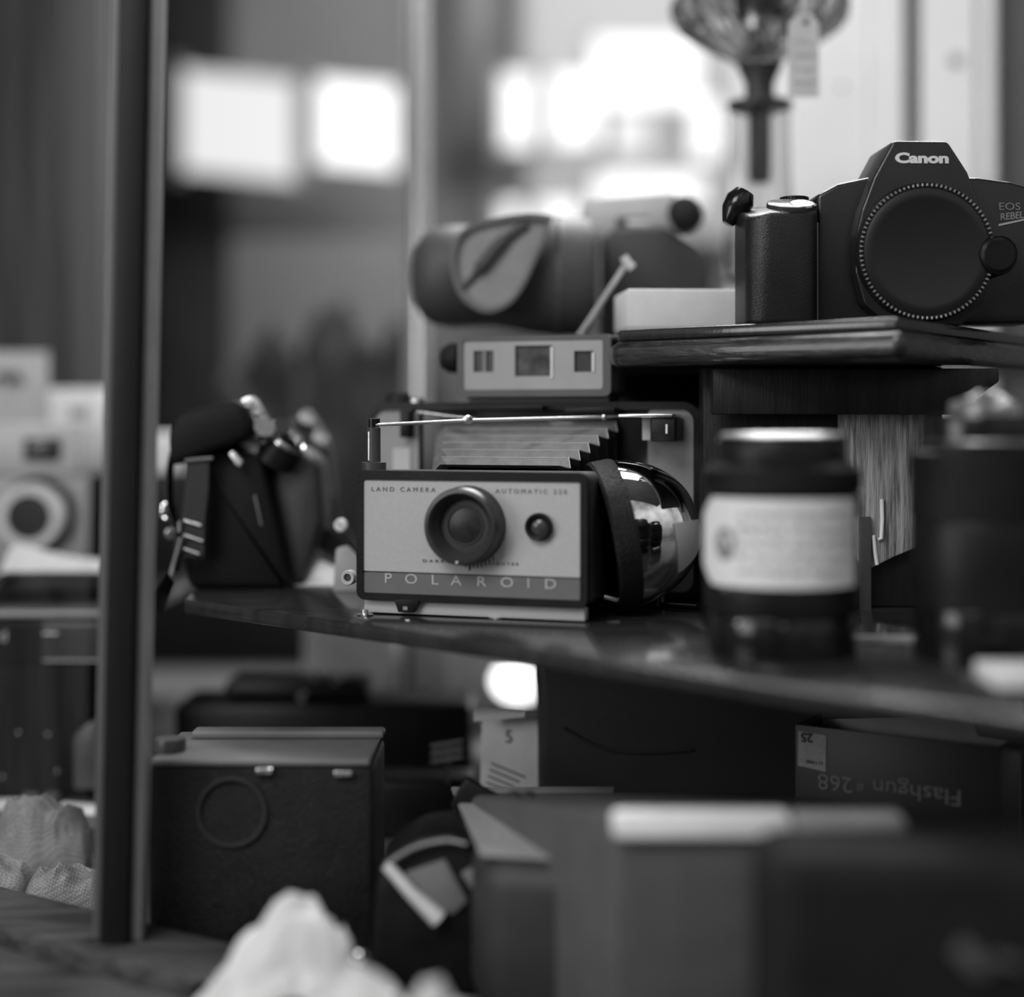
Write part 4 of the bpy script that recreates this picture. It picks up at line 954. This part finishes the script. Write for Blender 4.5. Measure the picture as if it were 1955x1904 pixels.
def up(s,px0,px1,py,size):
    a=gf(px0,py,-.0003); b=gf(px1,py,-.0003)
    return text(s,size,M_dimp,o,((a.x+b.x)/2,-.0003,gf((px0+px1)/2,py,0).z),flip=True,width=b.x-a.x)
up('268',1562,1628,1494,.0108); up('#',1636,1650,1503,.0066); up('Flashgun',1668,1834,1512,.0108)
# ------------------------------------------------------------------ pale open case, nearest objects
o=thing('open_case','grey open leather case with a pale front lip, heavily blurred in the foreground','case',loc=(.037,.57,ZF))
def q3(x,y,z): return (x-.037,y-.57,z-ZF)
Lp=(-.0297,.74,E-.180); N1=(.037,.57,E-.146); N2=(.147,.565,E-.146); Rp=(.12,.74,E-.180)
bm=bmesh.new()
top=[bm.verts.new(q3(*v)) for v in (Lp,N1,N2,Rp)]; bot=[bm.verts.new(q3(v[0],v[1],ZF)) for v in (Lp,N1,N2,Rp)]
bm.faces.new(top); bm.faces.new(bot[::-1])
for i in range(4): bm.faces.new((top[i],bot[i],bot[(i+1)%4],top[(i+1)%4]))
bmesh.ops.recalc_face_normals(bm, faces=bm.faces)
bmesh.ops.bevel(bm, geom=list(bm.edges), offset=.004, segments=3, affect='EDGES', profile=.5)
cb_=slab([(x-.037,y-.57) for x,y in ((-.0297,.745),(-.012,.625),(.052,.612),(.06,.745))],0,.0695,.012,5)
obj('pale_flap', slab([(x-.037,y-.57) for x,y in ((-.0297,.745),(-.013,.632),(.036,.622),(.05,.745))],.0694,.0716,.0008), mat('pale_flap_leather',.26,.6), o)
obj('lower_shell', cb_, mat('lower_case_leather',.024,.6,var=.12,scale=60), o)
obj('case_shell', bm, mat('grey_case_leather',.075,.6,var=.12,scale=60), o)
obj('front_lip', prism(rrect(0,.066,.0955,.1045,.003),-.006,.004,.001), mat('bright_lip_card',.85,.6), o, label='pale front lip')
obj('lip_end', prism(rrect(.0664,.108,.0955,.1040,.003),-.006,.004,.001), mat('grey_lip_card',.32,.6), o)
obj('lip_tab', prism([(.060,.094),(.086,.094),(.082,.084),(.072,.078),(.066,.084)],-.007,.0,.002), M_cream, o)
for px,py in ((982,1540),(1010,1533)):
    p=P(px,py,.685); obj('snap', T(lathe([(0,.0015),(.0022,.0012),(.003,0)],16),Matrix.Translation((p.x-.037,p.y-.57,(-.169+E)-ZF+.0012))), M_black, o)
p=P(912,1545,.70)
o=obj('leather_tab', T(box(-.011,.011,-.003,.003,0,.016,.002),Matrix.Rotation(.5,4,'Y')), M_black, loc=(p.x-.004,.715,E-.186)); tag(o,'small black leather tab at the left corner of the grey open case','tab')
o=thing('near_camera_case','large black camera case, nearest object at the lower right','case',loc=(.128,.50,ZF))
bm=slab(rrect(-.048,.075,-.022,.024,.012,6),0,.113,0)
bmesh.ops.bevel(bm, geom=[e for e in bm.edges if abs(e.verts[0].co.z-e.verts[1].co.z)<1e-6], offset=.010, segments=5, affect='EDGES', profile=.5)
obj('case_body', bm, mat('near_black_leather',.016,.7,var=.2,spec=.08), o)
p=P(1868,1845,.474); obj('strap_loop', ribbon([(p.x-.128-.006,-.0245,p.z-ZF+.006),(p.x-.128,-.026,p.z-ZF),(p.x-.128+.003,-.0245,p.z-ZF-.003)],.006,.001,(1,0,.3)), mat('dull_buckle',.09,.5), o)
p=P(1925,1838,.474); obj('strap_loop', ribbon([(p.x-.128-.005,-.0245,p.z-ZF+.001),(p.x-.128+.005,-.0245,p.z-ZF-.001)],.003,.001,(0,0,1)), mat('dull_buckle',.09,.5), o)
# lens hood with a bright bevelled rim
Yn=.66; sn=Yn/F
o=thing('viewing_hood','black viewing hood with a bright slanting metal rim and grey glass panes','viewfinder',loc=(P(820,0,Yn).x,Yn,ZF))
def nx(px): return (px-820)*sn
def nzz(py): return max((HY-py)*sn+E-ZF,.0002)
obj('hood_body', prism([(nx(700),0),(nx(712),nzz(1700)),(nx(735),nzz(1640)),(nx(800),nzz(1598)),(nx(880),nzz(1590)),(nx(950),nzz(1640)),(nx(955),0)],.002,.045,.006,3), M_black, o)
obj('bright_rim', tube([(nx(738),-.001,nzz(1650)),(nx(785),-.002,nzz(1702)),(nx(838),-.002,nzz(1752))],[.0026,.0030,.0042],12), mat('bright_rim_metal',.75,.4,metal=.3), o, label='bright slanting metal rim')
obj('upper_rim', tube(smooth_path([(nx(738),-.001,nzz(1650)),(nx(790),-.001,nzz(1618)),(nx(850),-.001,nzz(1604)),(nx(890),0,nzz(1612))],6),.0016,10), M_steel, o)
obj('glass_pane', prism([(nx(772),nzz(1668)),(nx(850),nzz(1642)),(nx(893),nzz(1720)),(nx(866),nzz(1746)),(nx(838),nzz(1740))],-.001,.0035,.0008), mat('grey_pane_glass',.16,.25), o)
obj('glass_pane', prism([(nx(880),nzz(1668)),(nx(905),nzz(1655)),(nx(930),nzz(1700)),(nx(912),nzz(1716))],-.001,.0035,.0008), mat('grey_pane_glass',.16,.25), o)
# tissue in the foreground on the sill
def tissue(px,Y,w,d,h_,seed,label,rz=0,sh=.55):
    p=P(px,0,Y); o=obj('crumpled_tissue', crumple(w,d,h_,seed,44,sh,True), M_cloth, loc=(p.x,Y,E-.2297)); o.rotation_euler=(0,0,rz); tag(o,label,'tissue','crumpled tissue on the sill'); return o
tissue(560,.605,.092,.050,.054,21,'tall crumpled white tissue at the bottom of the photo')
tissue(705,.548,.085,.035,.044,23,'low crumpled tissue between the taller tissue heaps, bottom edge',-.4)
tissue(845,.520,.050,.030,.050,27,'small crumpled white tissue in front of the viewing hood')
o=obj('glass_marble', T(lathe([(0,-.006)]+[(.006*math.cos(a),.006*math.sin(a)) for a in [(-80+160*i/16)*PI/180 for i in range(17)]]+[(0,.006)],28),Matrix.Translation((0,0,0))), M_chrome, loc=(P(680,0,.64).x,.64,ZF+.006)); tag(o,'small shiny metal ball beside the tall crumpled tissue','ball')
o.location=(P(680,1822,.63).x,.63,E-.2298+.0062)
# small white card on the shelf, near right, and slip between the lenses
o=obj('white_tag_block', pbox(1902,2050,1282,1322,.548,.575,.001,floor=ZS+.0002), M_paper); tag(o,'small white card block at the right end of the shelf','card')
Ysl=.662; o=obj('white_slip', box(P(1626,0,Ysl).x,P(1752,0,Ysl).x,Ysl,.668,ZS+.0001,ZS+.0028,.0003), M_paper); tag(o,'thin white strip on the shelf between the two zoom lenses','strip')
# cable on the shelf
pts=smooth_path([P(1215,1178,.80),P(1250,1188,.79),P(1290,1192,.78),P(1330,1188,.775)],6); pts=[Vector((v.x,v.y,ZS+.0018)) for v in pts]
o=obj('sync_cable', tube(pts,.0015,8), M_blackg); tag(o,'thin black cable on the shelf below the chrome reflector','cable')
